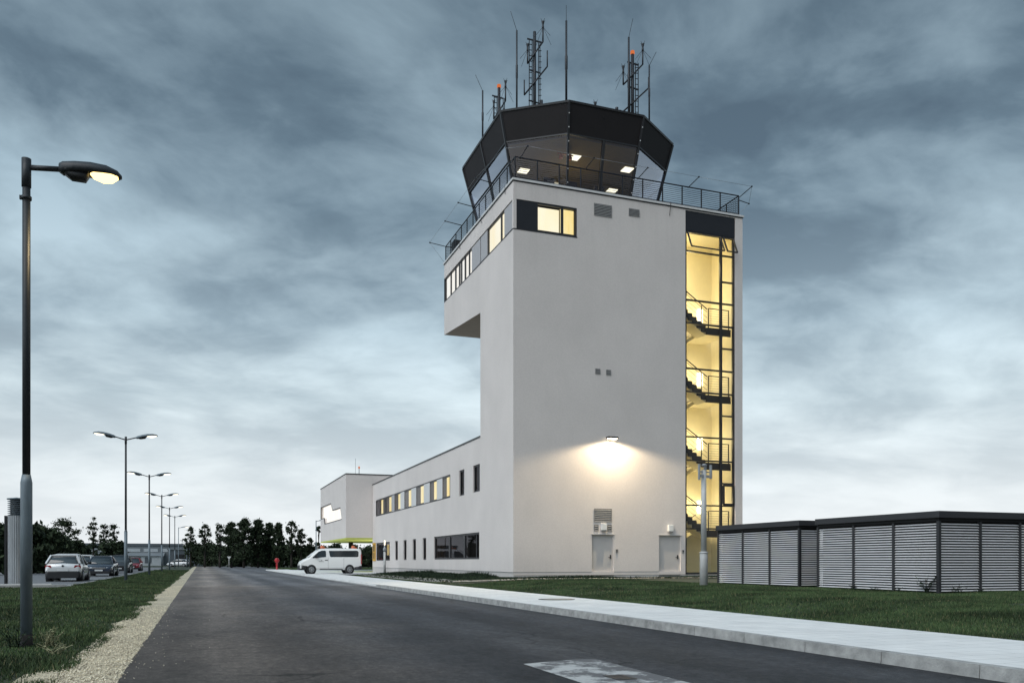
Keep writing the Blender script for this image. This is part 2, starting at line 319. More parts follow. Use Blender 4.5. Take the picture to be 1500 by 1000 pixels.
def asphalt():
    mt = bpy.data.materials.new('road_asphalt'); mt.use_nodes = True; nt = mt.node_tree; b = nt.nodes['Principled BSDF']; N = nt.nodes.new; L = nt.links.new
    tc = N('ShaderNodeTexCoord'); geo = N('ShaderNodeNewGeometry')
    def noise(scale, det=4, st=(1, 1, 1), rough=0.55):
        mp = N('ShaderNodeMapping'); mp.inputs['Scale'].default_value = st; L(tc.outputs['Object'], mp.inputs[0])
        n = N('ShaderNodeTexNoise'); n.inputs['Scale'].default_value = scale; n.inputs['Detail'].default_value = det; n.inputs['Roughness'].default_value = rough; L(mp.outputs[0], n.inputs['Vector']); return n.outputs['Fac']
    def ramp(v, *st):
        r = N('ShaderNodeValToRGB'); L(v, r.inputs[0]); e = r.color_ramp.elements
        e[0].position, e[0].color = st[0][0], (*st[0][1], 1); e[1].position, e[1].color = st[-1][0], (*st[-1][1], 1)
        for p, c in st[1:-1]: a = e.new(p); a.color = (*c, 1)
        return r.outputs[0]
    def mul(a, c):
        m = N('ShaderNodeMix'); m.data_type = 'RGBA'; m.blend_type = 'MULTIPLY'; m.inputs[0].default_value = 1; L(a, m.inputs[6]); L(c, m.inputs[7]); return m.outputs[2]
    base = ramp(noise(0.22, 5, (1, 0.35, 1)), (0.3, (0.040, 0.040, 0.042)), (0.5, (0.060, 0.058, 0.058)), (0.7, (0.096, 0.090, 0.085)))
    tracks = ramp(noise(0.9, 3, (1, 0.03, 1)), (0.3, (0.82, 0.82, 0.82)), (0.7, (1.14, 1.14, 1.14)))
    grain = mul(ramp(noise(11, 8, (1, 0.55, 1), rough=0.95), (0.30, (0.30, 0.30, 0.31)), (0.5, (0.92, 0.92, 0.92)), (0.60, (1.5, 1.48, 1.45)), (0.70, (3.0, 2.9, 2.8))), ramp(noise(2.2, 6, (1, 0.4, 1), rough=0.75), (0.3, (0.70, 0.70, 0.70)), (0.7, (1.30, 1.30, 1.30))))
    vor = N('ShaderNodeTexVoronoi'); vor.inputs['Scale'].default_value = 60; L(tc.outputs['Object'], vor.inputs['Vector'])
    spk = ramp(vor.outputs['Distance'], (0.08, (2.0, 1.95, 1.9)), (0.2, (1, 1, 1)))
    # older surfacing beyond a transverse seam; lighter partly as painted grazing sheen
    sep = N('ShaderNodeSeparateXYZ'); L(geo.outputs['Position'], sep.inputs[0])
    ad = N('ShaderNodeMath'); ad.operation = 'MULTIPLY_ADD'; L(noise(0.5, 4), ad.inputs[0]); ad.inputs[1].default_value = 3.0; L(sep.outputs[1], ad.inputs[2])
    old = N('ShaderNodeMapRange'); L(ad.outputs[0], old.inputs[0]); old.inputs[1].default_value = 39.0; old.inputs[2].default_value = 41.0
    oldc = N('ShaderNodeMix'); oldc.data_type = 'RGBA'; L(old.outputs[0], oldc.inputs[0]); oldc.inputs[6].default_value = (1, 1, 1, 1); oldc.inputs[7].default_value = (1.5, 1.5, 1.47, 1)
    far_sheen = N('ShaderNodeMapRange'); wy = N('ShaderNodeMath'); wy.operation = 'MULTIPLY_ADD'; L(noise(0.16, 5), wy.inputs[0]); wy.inputs[1].default_value = 22.0; L(sep.outputs[1], wy.inputs[2])
    L(wy.outputs[0], far_sheen.inputs[0]); far_sheen.inputs[1].default_value = 19.0; far_sheen.inputs[2].default_value = 38.0; far_sheen.inputs[3].default_value = 0.92; far_sheen.inputs[4].default_value = 1.75     # paler with distance: grazing sheen painted into the colour
    band = N('ShaderNodeMapRange'); bx = N('ShaderNodeMath'); bx.operation = 'MULTIPLY_ADD'; L(noise(0.12, 3), bx.inputs[0]); bx.inputs[1].default_value = 1.2; L(sep.outputs[0], bx.inputs[2])
    bp = N('ShaderNodeMath'); bp.operation = 'PINGPONG'; L(bx.outputs[0], bp.inputs[0]); bp.inputs[1].default_value = 0.95; L(bp.outputs[0], band.inputs[0]); band.inputs[1].default_value = 0.25; band.inputs[2].default_value = 0.75; band.inputs[3].default_value = 0.84; band.inputs[4].default_value = 1.16      # wheel tracks
    wb = N('ShaderNodeMath'); wb.operation = 'MULTIPLY'; L(far_sheen.outputs[0], wb.inputs[0]); L(band.outputs[0], wb.inputs[1])
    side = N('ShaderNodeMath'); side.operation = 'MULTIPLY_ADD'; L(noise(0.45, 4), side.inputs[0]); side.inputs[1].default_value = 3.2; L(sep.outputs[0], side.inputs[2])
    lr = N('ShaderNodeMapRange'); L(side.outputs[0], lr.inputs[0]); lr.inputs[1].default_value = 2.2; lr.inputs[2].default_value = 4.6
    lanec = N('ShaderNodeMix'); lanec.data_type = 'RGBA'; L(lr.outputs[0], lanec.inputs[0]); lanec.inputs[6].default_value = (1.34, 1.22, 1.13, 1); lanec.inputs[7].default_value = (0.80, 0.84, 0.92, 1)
    ck = N('ShaderNodeTexVoronoi'); ck.feature = 'DISTANCE_TO_EDGE'; ck.inputs['Scale'].default_value = 0.42
    wn = N('ShaderNodeTexNoise'); wn.inputs['Scale'].default_value = 1.4; wn.inputs['Detail'].default_value = 6; L(tc.outputs['Object'], wn.inputs['Vector'])
    wa = N('ShaderNodeVectorMath'); wa.operation = 'MULTIPLY_ADD'; L(wn.outputs['Color'], wa.inputs[0]); wa.inputs[1].default_value = (0.9, 0.9, 0); L(tc.outputs['Object'], wa.inputs[2]); L(wa.outputs[0], ck.inputs['Vector'])
    crk = ramp(ck.outputs['Distance'], (0.0, (0.35, 0.35, 0.35)), (0.010, (1, 1, 1))); cm = N('ShaderNodeMix'); cm.data_type = 'RGBA'; cr_ = N('ShaderNodeMapRange'); L(noise(0.35, 3), cr_.inputs[0]); cr_.inputs[1].default_value = 0.50; cr_.inputs[2].default_value = 0.56
    L(cr_.outputs[0], cm.inputs[0]); cm.inputs[6].default_value = (1, 1, 1, 1); L(crk, cm.inputs[7])
    stain = ramp(noise(0.8, 5, (1, 0.6, 1), 0.7), (0.30, (0.62, 0.62, 0.63)), (0.40, (1, 1, 1)), (0.66, (1, 1, 1)), (0.78, (1.35, 1.33, 1.3)))
    c = mul(mul(mul(mul(mul(mul(mul(base, tracks), grain), spk), oldc.outputs[2]), lanec.outputs[2]), cm.outputs[2]), stain)
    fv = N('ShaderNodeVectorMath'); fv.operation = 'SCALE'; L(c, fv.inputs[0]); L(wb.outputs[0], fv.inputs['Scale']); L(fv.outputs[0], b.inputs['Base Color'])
    b.inputs['Roughness'].default_value = 0.78; b.inputs['Specular IOR Level'].default_value = 0.25
    bm = N('ShaderNodeBump'); bm.inputs['Strength'].default_value = 0.7; bm.inputs['Distance'].default_value = 0.012; L(noise(75, 3), bm.inputs['Height']); L(bm.outputs[0], b.inputs['Normal'])
    return mt

def paving(name, bw, bh, rot, c1, c2, joint, jsize):
    mt = bpy.data.materials.new(name); mt.use_nodes = True; nt = mt.node_tree; b = nt.nodes['Principled BSDF']; N = nt.nodes.new; L = nt.links.new
    tc = N('ShaderNodeTexCoord'); mp = N('ShaderNodeMapping'); mp.inputs['Rotation'].default_value = (0, 0, rot); L(tc.outputs['Object'], mp.inputs[0])
    br = N('ShaderNodeTexBrick'); L(mp.outputs[0], br.inputs['Vector']); br.inputs['Scale'].default_value = 1; br.inputs['Brick Width'].default_value = bw; br.inputs['Row Height'].default_value = bh
    br.inputs['Mortar Size'].default_value = jsize; br.inputs['Color1'].default_value = (*c1, 1); br.inputs['Color2'].default_value = (*c2, 1); br.inputs['Mortar'].default_value = (*joint, 1); br.inputs['Mortar Smooth'].default_value = 0.3
    n = N('ShaderNodeTexNoise'); n.inputs['Scale'].default_value = 1.1; n.inputs['Detail'].default_value = 8; n.inputs['Roughness'].default_value = 0.65; L(tc.outputs['Object'], n.inputs['Vector'])
    r = N('ShaderNodeMapRange'); L(n.outputs['Fac'], r.inputs[0]); r.inputs[1].default_value = 0.3; r.inputs[2].default_value = 0.7; r.inputs[3].default_value = 0.86; r.inputs[4].default_value = 1.06
    v = N('ShaderNodeVectorMath'); v.operation = 'SCALE'; L(br.outputs['Color'], v.inputs[0]); L(r.outputs[0], v.inputs['Scale']); L(v.outputs[0], b.inputs['Base Color'])
    b.inputs['Roughness'].default_value = 0.75
    bm = N('ShaderNodeBump'); bm.inputs['Strength'].default_value = 0.3; bm.inputs['Distance'].default_value = 0.01
    n2 = N('ShaderNodeTexNoise'); n2.inputs['Scale'].default_value = 80; L(tc.outputs['Object'], n2.inputs['Vector']); L(n2.outputs['Fac'], bm.inputs['Height']); L(bm.outputs[0], b.inputs['Normal'])
    return mt

def gravel_mat(name, c1, c2):
    mt = bpy.data.materials.new(name); mt.use_nodes = True; nt = mt.node_tree; b = nt.nodes['Principled BSDF']; N = nt.nodes.new; L = nt.links.new
    tc = N('ShaderNodeTexCoord')
    v = N('ShaderNodeTexVoronoi'); v.inputs['Scale'].default_value = 45; L(tc.outputs['Object'], v.inputs['Vector'])
    n = N('ShaderNodeTexNoise'); n.inputs['Scale'].default_value = 1.3; n.inputs['Detail'].default_value = 6; L(tc.outputs['Object'], n.inputs['Vector'])
    sp = N('ShaderNodeSeparateColor'); L(v.outputs['Color'], sp.inputs[0])
    mx = N('ShaderNodeMix'); mx.data_type = 'RGBA'; L(sp.outputs[0], mx.inputs[0]); mx.inputs[6].default_value = (*c1, 1); mx.inputs[7].default_value = (*c2, 1)
    ed = N('ShaderNodeMapRange'); L(v.outputs['Distance'], ed.inputs[0]); ed.inputs[1].default_value = 0.35; ed.inputs[2].default_value = 0.75; ed.inputs[3].default_value = 1.0; ed.inputs[4].default_value = 0.35
    r = N('ShaderNodeMapRange'); L(n.outputs['Fac'], r.inputs[0]); r.inputs[1].default_value = 0.3; r.inputs[2].default_value = 0.7; r.inputs[3].default_value = 0.75; r.inputs[4].default_value = 1.12
    m1 = N('ShaderNodeMath'); m1.operation = 'MULTIPLY'; L(ed.outputs[0], m1.inputs[0]); L(r.outputs[0], m1.inputs[1])
    s = N('ShaderNodeVectorMath'); s.operation = 'SCALE'; L(mx.outputs[2], s.inputs[0]); L(m1.outputs[0], s.inputs['Scale']); L(s.outputs[0], b.inputs['Base Color'])
    b.inputs['Roughness'].default_value = 0.9
    bm = N('ShaderNodeBump'); bm.inputs['Strength'].default_value = 1.0; bm.inputs['Distance'].default_value = 0.02; bm.invert = True; L(v.outputs['Distance'], bm.inputs['Height']); L(bm.outputs[0], b.inputs['Normal'])
    return mt

def worn_patch_mat():
    mt = bpy.data.materials.new('worn_white_patch'); mt.use_nodes = True; nt = mt.node_tree; b = nt.nodes['Principled BSDF']; N = nt.nodes.new; L = nt.links.new
    tc = N('ShaderNodeTexCoord')
    n = N('ShaderNodeTexNoise'); n.inputs['Scale'].default_value = 2.6; n.inputs['Detail'].default_value = 9; n.inputs['Roughness'].default_value = 0.72; L(tc.outputs['Object'], n.inputs['Vector'])
    sp = N('ShaderNodeSeparateXYZ'); L(tc.outputs['Object'], sp.inputs[0])
    a = N('ShaderNodeMath'); a.operation = 'MULTIPLY_ADD'; L(sp.outputs[0], a.inputs[0]); a.inputs[1].default_value = -0.10; L(n.outputs['Fac'], a.inputs[2])
    r = N('ShaderNodeMapRange'); L(a.outputs[0], r.inputs[0]); r.inputs[1].default_value = 0.10; r.inputs[2].default_value = 0.19
    mx = N('ShaderNodeMix'); mx.data_type = 'RGBA'; L(r.outputs[0], mx.inputs[0]); mx.inputs[6].default_value = (0.12, 0.12, 0.125, 1); mx.inputs[7].default_value = (0.44, 0.445, 0.44, 1)
    L(mx.outputs[2], b.inputs['Base Color']); b.inputs['Roughness'].default_value = 0.85
    return mt

def setting():
    ground()
    rng = random.Random(3)
    # road: left edge slightly ragged
    mb = MB(); ys = [-20 + 0.5 * i for i in range(120)] + [40 + 5 * i for i in range(30)]
    le = [-0.72 - (0.0025 * y) + rng.uniform(-0.011, 0.011) for y in ys]
    vs = []
    for y, x in zip(ys, le): vs += [(x, y, 0.0), (6.95 if y < 96 else 6.95 + min(3.0, 0.2 * (y - 96)), y, 0.0)]
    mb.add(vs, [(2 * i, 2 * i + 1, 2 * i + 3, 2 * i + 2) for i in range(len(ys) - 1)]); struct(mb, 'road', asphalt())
    # gravel verge beside it, with an irregular outer edge
    g = gravel_mat('pale_gravel', (0.95, 0.84, 0.61), (0.66, 0.57, 0.41)); mb = MB(); vs = []
    for i, (y, x) in enumerate(zip(ys, le)):
        w = 0.62 + 0.06 * math.sin(y * 0.9) + 0.08 * math.sin(y * 2.3 + 1) + rng.uniform(-0.05, 0.05)
        vs += [(x - max(0.3, w + (0.25 if 6 < y < 10 else 0)), y, -0.004), (x + 0.06, y, -0.004)]
    mb.add(vs, [(2 * i, 2 * i + 1, 2 * i + 3, 2 * i + 2) for i in range(len(ys) - 1)]); struct(mb, 'gravel_verge', g)
    # pavement, kerb blocks
    pv = paving('pavement_slabs', 0.6, 0.3, 0, (0.80, 0.79, 0.77), (0.745, 0.74, 0.725), (0.46, 0.46, 0.45), 0.006)
    kb = mat('kerb_concrete', (0.44, 0.435, 0.42), 0.85, var=0.3, vscale=4.5, bump=0.4, bscale=50, col2=(0.20, 0.20, 0.195))
    mb = MB(); mb.box(7.005, 9.45, -20, 104, -0.2, 0.125); struct(mb, 'pavement', pv)
    mb = MB(); y = 5.97 - 1.23 * 20
    while y < 96:
        h = 0.128 if y < 34 else max(0.035, 0.128 - 0.06 * (y - 34))
        o = len(mb.v); mb.box(6.85, 7.0, y + 0.006, y + 1.224, -0.2, h)
        mb.v[o + 4] = (6.868, y + 0.006, h); mb.v[o + 7] = (6.868, y + 1.224, h)
        y += 1.23
    struct(mb, 'kerb', kb)
    # driveway under the projecting block
    dv = mat('driveway_concrete', (0.60, 0.61, 0.615), 0.8, var=0.08, vscale=0.8)
    mb = MB(); mb.add([(9.45, 63.5, 0.129), (30, 63.5, 0.129), (30, 96, 0.129), (9.45, 96, 0.129)], [(0, 1, 2, 3)]); struct(mb, 'driveway', dv)
    mb = MB(); mb.add([(7.0, 100, 0.02), (9.45, 96, 0.02), (16, 100, 0.02), (12, 112, 0.02), (8, 106, 0.02)], [(0, 1, 2, 3, 4)]); struct(mb, 'path', dv)
    # gravel path round the tower
    g2 = gravel_mat('grey_gravel', (0.60, 0.57, 0.50), (0.36, 0.34, 0.30))
    def strip(pts, w):
        mb = MB(); vs = []
        for i, (x, y) in enumerate(pts):
            a = Vector(pts[max(0, i - 1)]); c = Vector(pts[min(len(pts) - 1, i + 1)]); d = (c - a).normalized(); nn = Vector((-d.y, d.x)) * w / 2
            for sgn in (-1, 1):
                px, py = x + sgn * nn.x * rng.uniform(0.85, 1.15), y + sgn * nn.y * rng.uniform(0.85, 1.15); vs.append((px, py, gz(px, py) + 0.035))
        mb.add(vs, [(2 * i, 2 * i + 1, 2 * i + 3, 2 * i + 2) for i in range(len(pts) - 1)]); return mb
    struct(strip([(27.5 - 0.5 * i, 35.3 + 0.15 * math.sin(i)) for i in range(29)] + [(12.6, 35.6), (11.8, 36.3), (11.2, 37.3)] + [(10.75, 38.5 + i) for i in range(24)], 1.25), 'gravel_path', g2)
    # car park
    mb = MB(); mb.add([(-60, 40.5, 0.012), (-5.5, 40.5, 0.012), (-5.5, 160, 0.012), (-60, 160, 0.012)], [(0, 1, 2, 3)]); struct(mb, 'car_park', M['asphalt_plain'])
    ln = mat('parking_line_paint', (0.62, 0.62, 0.61), 0.8, var=0.2, vscale=3)
    mb = MB()
    for yy in (44.5, 58, 72, 86): mb.box(-8.6, -5.6, yy, yy + 0.12, 0.010, 0.0165)
    struct(mb, 'parking_lines', ln)
    mb = MB(); mb.box(-30, -5.5, 40.2, 40.42, -0.2, 0.10); mb.box(-5.5, -5.3, 40.2, 120, -0.2, 0.055); struct(mb, 'car_park_kerb', kb)
    # worn patch and drain in the road
    mb = MB(); mb.add([(3.2, 4.0, 0.004), (4.12, 4.0, 0.004), (4.14, 8.62, 0.004), (3.9, 8.66, 0.004), (3.22, 8.46, 0.004)], [(0, 1, 2, 3, 4)]); struct(mb, 'road_patch', worn_patch_mat())
    mb = MB(); mb.box(3.60, 3.80, 7.0, 7.32, -0.05, 0.0085); struct(mb, 'road_drain', M['plastic'])
    # manhole cover in the pavement
    mb = MB(); mb.lathe([(0.0, 0.0), (0.36, 0.0), (0.36, 0.006), (0.33, 0.010), (0.0, 0.010)], (8.5, 19.95, 0.124), 32)
    t = mb.build('manhole_cover', mat('manhole_iron', (0.27, 0.26, 0.235), 0.7, 0.2, var=0.3, vscale=10)); tag(t, 'round iron manhole cover set in the pale pavement', 'manhole cover')
    mb = MB(); mb.lathe([(0.362, 0.0), (0.47, 0.0), (0.47, 0.005), (0.362, 0.007)], (8.5, 19.95, 0.124), 32); mb.build('frame', M['plastic'], t)
setting()

# ================================================================== GRASS (stuff)
def blades(name, m, pts, hs, ws, label, cat, lean=0.5, seed=1):
    rng = np.random.default_rng(seed); n = len(pts)
    ang = rng.uniform(0, 2 * np.pi, n); la = rng.uniform(0, 2 * np.pi, n); ll = rng.uniform(0.1, lean, n) * hs
    dx, dy = np.cos(ang) * ws / 2, np.sin(ang) * ws / 2
    v = np.empty((n, 3, 3)); v[:, 0] = pts - np.stack([dx, dy, np.full(n, 0.01)], 1); v[:, 1] = pts + np.stack([dx, dy, np.full(n, -0.01)], 1)
    v[:, 2] = pts + np.stack([np.cos(la) * ll, np.sin(la) * ll, hs], 1)
    me = bpy.data.meshes.new(name); me.vertices.add(3 * n); me.vertices.foreach_set('co', v.ravel()); me.loops.add(3 * n); me.loops.foreach_set('vertex_index', np.arange(3 * n, dtype=np.int32))
    me.polygons.add(n); me.polygons.foreach_set('loop_start', np.arange(0, 3 * n, 3, dtype=np.int32)); me.polygons.foreach_set('loop_total', np.full(n, 3, dtype=np.int32)); me.update(); me.materials.append(m)
    o = bpy.data.objects.new(name, me); COL.objects.link(o); return tag(o, label, cat, None, 'stuff')

def scatter(regions, seed):
    """regions: (x0,x1,y0,y1,density) -> Nx2 points"""
    rng = np.random.default_rng(seed); out = []
    for x0, x1, y0, y1, d in regions:
        n = int((x1 - x0) * (y1 - y0) * d); out.append(np.stack([rng.uniform(x0, x1, n), rng.uniform(y0, y1, n)], 1))
    return np.concatenate(out)
gzv = np.vectorize(gz)
def lumpy(p, s):  # cheap smooth noise for clump height
    return 0.5 + 0.25 * np.sin(p[:, 0] * s + 1.3 * np.sin(p[:, 1] * s * 0.7)) + 0.25 * np.sin(p[:, 1] * s * 1.3 + 2.1 * np.sin(p[:, 0] * s * 0.5 + 1))
def patchy(mt, scale):
    nt = mt.node_tree; N = nt.nodes.new; L = nt.links.new; b = nt.nodes['Principled BSDF']; src = b.inputs['Base Color'].links[0].from_socket
    g = N('ShaderNodeNewGeometry'); n = N('ShaderNodeTexNoise'); n.inputs['Scale'].default_value = scale; n.inputs['Detail'].default_value = 5; L(g.outputs['Position'], n.inputs['Vector'])
    r = N('ShaderNodeMapRange'); L(n.outputs['Fac'], r.inputs[0]); r.inputs[1].default_value = 0.35; r.inputs[2].default_value = 0.65; r.inputs[3].default_value = 0.55; r.inputs[4].default_value = 1.5
    v = N('ShaderNodeVectorMath'); v.operation = 'SCALE'; L(src, v.inputs[0]); L(r.outputs[0], v.inputs['Scale'])
    rs = N('ShaderNodeMapRange'); L(g.outputs['Random Per Island'], rs.inputs[0]); rs.inputs[1].default_value = 0.955; rs.inputs[2].default_value = 0.965
    mx = N('ShaderNodeMix'); mx.data_type = 'RGBA'; L(rs.outputs[0], mx.inputs[0]); L(v.outputs[0], mx.inputs[6]); mx.inputs[7].default_value = (0.21, 0.185, 0.095, 1); L(mx.outputs[2], b.inputs['Base Color'])     # a few dead blades
patchy(M['grass'], 0.7)
def grass():
    rng = np.random.default_rng(5)
    p = scatter([(9.42, 14, 5, 12, 1700), (9.42, 20, 12, 22, 900), (9.42, 22, 22, 34.6, 500), (9.42, 10.1, 36, 62, 500), (19.5, 27, 5, 16, 500), (10.1, 13.9, 36, 63, 160)], 1)
    keep = ~((p[:, 0] > 17.5) & (p[:, 1] > 16.5)); p = p[keep]
    d = np.hypot(p[:, 0], p[:, 1]); h = 0.035 + 0.04 * lumpy(p, 1.7) * rng.uniform(0.3, 1.3, len(p)); edge = p[:, 0] < 9.55; h[edge] *= 1.35
    w = 0.007 + 0.0006 * d
    blades('lawn_grass', M['grass'], np.column_stack([p, gzv(p[:, 0], p[:, 1])]), h, w, 'short dark green lawn between pavement and tower', 'grass', 0.7, 2)
    p = scatter([(-5.2, -1.22, 7, 14, 1500), (-5.3, -1.22, 14, 26, 800), (-5.4, -1.35, 26, 60, 300), (-5.4, -1.5, 60, 110, 120), (7.5, 34, 97, 150, 30), (-16, -5.2, 20, 40.1, 330), (-30, -16, 30, 40.1, 160), (-10, -5.2, 9, 20, 500)], 3)
    # ragged border against the gravel
    b = -1.30 - 0.0025 * p[:, 1] - 0.10 * np.sin(p[:, 1] * 0.9) - 0.12 * np.sin(p[:, 1] * 2.3 + 1) - 0.25 * ((p[:, 1] > 6) & (p[:, 1] < 9.5)); tuft = (np.sin(p[:, 1] * 1.7 + 0.6 * np.sin(p[:, 1] * 0.43)) > 0.93) * 0.5
    p = p[(p[:, 0] < b + tuft + rng.exponential(0.05, len(p))) | (p[:, 0] > 9.5 + 0.05 * (106 - p[:, 1]) * (p[:, 1] < 106) + 3 * (p[:, 1] < 102))]
    d = np.hypot(p[:, 0], p[:, 1]); h = 0.03 + 0.07 * lumpy(p, 1.1) * rng.uniform(0.2, 1.3, len(p)); w = 0.008 + 0.0007 * d
    blades('verge_grass', M['grass'], np.column_stack([p, gzv(p[:, 0], p[:, 1])]), h, w, 'rough dark grass verge left of the road', 'grass', 0.9, 4)
    # low dark ground cover along the walls
    p = scatter([(11.5, 13.95, 37, 63, 260), (13.6, 27, 36.2, 37.9, 330)], 6)
    k = lumpy(p, 0.9); h = (0.05 + 0.24 * k) * rng.uniform(0.3, 1.0, len(p)); 
    h *= np.where((p[:, 0] < 14) & (p[:, 1] > 40), 1.25, 0.62)
    blades('ground_cover', M['weed'], np.column_stack([p, gzv(p[:, 0], p[:, 1])]), h, np.full(len(p), 0.07), 'low dark ground cover weeds along the building base', 'ground cover', 1.2, 7)
    # weeds creeping over the gravel path
    p = scatter([(10.2, 11.3, 37, 62, 30), (12, 27, 34.8, 35.9, 30)], 8)
    blades('gravel_weeds', M['weed'], np.column_stack([p, gzv(p[:, 0], p[:, 1]) + 0.03]), rng.uniform(0.04, 0.12, len(p)), np.full(len(p), 0.06), 'scattered small weeds on the gravel path by the tower', 'weeds', 1.2, 9)
grass()
def pebbles():
    rng = np.random.default_rng(12); n = 5200
    y = 6.5 + 16 * rng.uniform(0, 1, n) ** 1.6; x = -0.70 - 0.0025 * y - rng.uniform(0, 0.66, n); k = rng.uniform(0, 1, n) < 0.06; x[k] += rng.exponential(0.16, k.sum()) + 0.05
    r = rng.uniform(0.005, 0.015, n); r[k] *= 0.6
    base = np.array([(1, 0, 0), (0, 1, 0), (-1, 0, 0), (0, -1, 0), (0, 0, 0.8), (0, 0, -0.6)]); tri = np.array([(0, 1, 4), (1, 2, 4), (2, 3, 4), (3, 0, 4), (1, 0, 5), (2, 1, 5), (3, 2, 5), (0, 3, 5)])
    v = base[None] * r[:, None, None] * rng.uniform(0.6, 1.4, (n, 6, 1)) + np.stack([x, y, 0.002 + r * 0.35], 1)[:, None]
    f = (tri[None] + 6 * np.arange(n)[:, None, None]).reshape(-1, 3).astype(np.int32)
    me = bpy.data.meshes.new('pebbles'); me.vertices.add(6 * n); me.vertices.foreach_set('co', v.ravel()); me.loops.add(f.size); me.loops.foreach_set('vertex_index', f.ravel()); me.polygons.add(len(f)); me.polygons.foreach_set('loop_start', np.arange(0, f.size, 3, dtype=np.int32)); me.polygons.foreach_set('loop_total', np.full(len(f), 3, dtype=np.int32)); me.update()
    me.materials.append(mat('pebble_stone', (0.88, 0.80, 0.62), 0.9, rnd=1, var=0.1, col2=(0.34, 0.29, 0.22)))
    o = bpy.data.objects.new('pebbles', me); COL.objects.link(o); tag(o, 'loose pale pebbles on the gravel verge left of the road', 'pebbles', None, 'stuff')
pebbles()

# ================================================================== CONTROL TOWER
X0, X1, Y0, Y1, ZT, YS, YW, ZW = 14.01, 27.02, 38.16, 50.55, 19.36, 43.30, 74.05, 7.84
tower = thing('control_tower', 'pale rendered airport control tower with dark glazed cab and long two storey wing', 'control tower', (20.5, 44.4, 0.27))
TB = Vector((20.5, 44.4, 0.27))
def tpart(mb, name, m, parent=None, **k):
    o = mb.build(name, m, parent or tower, **k)
    if parent is None: o.location = -TB
    return o
# parts are authored in world coordinates, then shifted back by the tower's base
def wall(mb, mp, u0, u1, z0, z1, holes, depth=0.18, reveal=True):
    us = sorted(set([u0, u1] + [h[i] for h in holes for i in (0, 1)])); zs = sorted(set([z0, z1] + [h[i] for h in holes for i in (2, 3)]))
    for a, b in zip(us, us[1:]):
        for c, d in zip(zs, zs[1:]):
            um, zm = (a + b) / 2, (c + d) / 2
            if any(h[0] < um < h[1] and h[2] < zm < h[3] for h in holes): continue
            mb.add([mp(a, c, 0), mp(b, c, 0), mp(b, d, 0), mp(a, d, 0)], [(0, 1, 2, 3)])
    for h in holes if reveal else ():
        a, b, c, d = h
        for (p, q) in (((a, c), (b, c)), ((b, c), (b, d)), ((b, d), (a, d)), ((a, d), (a, c))):
            mb.add([mp(p[0], p[1], 0), mp(q[0], q[1], 0), mp(q[0], q[1], depth), mp(p[0], p[1], depth)], [(0, 1, 2, 3)])
front = lambda u, z, d: (u, Y0 + d, z)       # faces the camera side (-Y)
left = lambda u, z, d: (X0 + d, u, z)        # faces the road (-X)
ZB0, ZB1 = 17.09, 18.51                      # window band under the gallery
BANDF = (X0, 17.36, ZB0, ZB1); STAIR = (23.52, 26.56, 0.42, 19.30)
DOORS = [(18.17, 19.38, 0.2, 2.43), (21.97, 23.24, 0.2, 2.43)]
WBIG = (43.5, 53.02, 1.21, 2.67); WUP = (49.2, 72.56, 4.93, 6.34)
SLOTS = [(43.40, 44.62, 4.87, 6.35), (46.28, 47.32, 4.87, 6.35)] + [(a, b, 1.19, 2.66) for a, b in ((55.05, 56.0), (57.93, 58.93), (60.85, 61.86), (63.8, 64.8))]
WEND = (66.75, 72.4, 1.15, 2.66)
mb = MB()
wall(mb, front, X0, X1, 0.58, ZT, [BANDF, STAIR] + [(a, b, 0.58, d) for a, b, c, d in DOORS], 0.16)
wall(mb, left, Y0, YS, 0.58, ZT, [(Y0, YS, ZB0, ZB1)], 0.16)
wall(mb, left, YS, Y1, 15.1, ZT, [(YS, Y1, ZB0, ZB1)], 0.16)
mb.add([(X0, YS, 14.43), (X0, Y1, 15.06), (X0, Y1, 15.1), (X0, YS, 15.1)], [(0, 1, 2, 3)])      # sloping lower edge of the overhang
mb.add([(X0, Y1, 15.06), (X1, Y1, 15.06), (X1, Y1, ZT), (X0, Y1, ZT)], [(0, 1, 2, 3)])
mb.add([(X1, Y0, 0), (X1, Y1, 0), (X1, Y1, ZT), (X1, Y0, ZT)], [(0, 1, 2, 3)])
mb.add([(X0 + 0.02, YS, 7.0), (22.0, YS, 7.0), (22.0, YS, 14.43), (X0 + 0.02, YS, 14.43)], [(0, 1, 2, 3)])
mb.add([(22.0, YS, 7), (22.0, Y1, 7), (22.0, Y1, 15.06), (22.0, YS, 14.43)], [(0, 1, 2, 3)])
tpart(mb, 'tower_wall', M['stucco'], recalc=False)
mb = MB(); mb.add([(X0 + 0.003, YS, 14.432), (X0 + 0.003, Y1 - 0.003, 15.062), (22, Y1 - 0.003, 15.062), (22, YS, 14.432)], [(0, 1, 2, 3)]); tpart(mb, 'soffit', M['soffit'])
mb = MB(); wall(mb, left, YS, YW, 0.58, ZW - 0.09, [WBIG, WUP, WEND] + SLOTS, 0.16)
mb.add([(X0, YW, 0.0), (27, YW, 0.0), (27, YW, ZW - 0.09), (X0, YW, ZW - 0.09)], [(0, 1, 2, 3)]); mb.add([(27, YS, 0.0), (27, YW, 0.0), (27, YW, ZW - 0.09), (27, YS, ZW - 0.09)], [(0, 1, 2, 3)])
mb.add([(X0, YS, ZW - 0.1), (27, YS, ZW - 0.1), (27, YW, ZW - 0.1), (X0, YW, ZW - 0.1)], [(0, 1, 2, 3)])
tpart(mb, 'wing_wall', M['stucco'], recalc=False)
mb = MB(); mb.box(X0 - 0.03, X0 + 0.35, YS + 0.003, YW + 0.03, ZW - 0.088, ZW); tpart(mb, 'wing_coping', M['dark'])
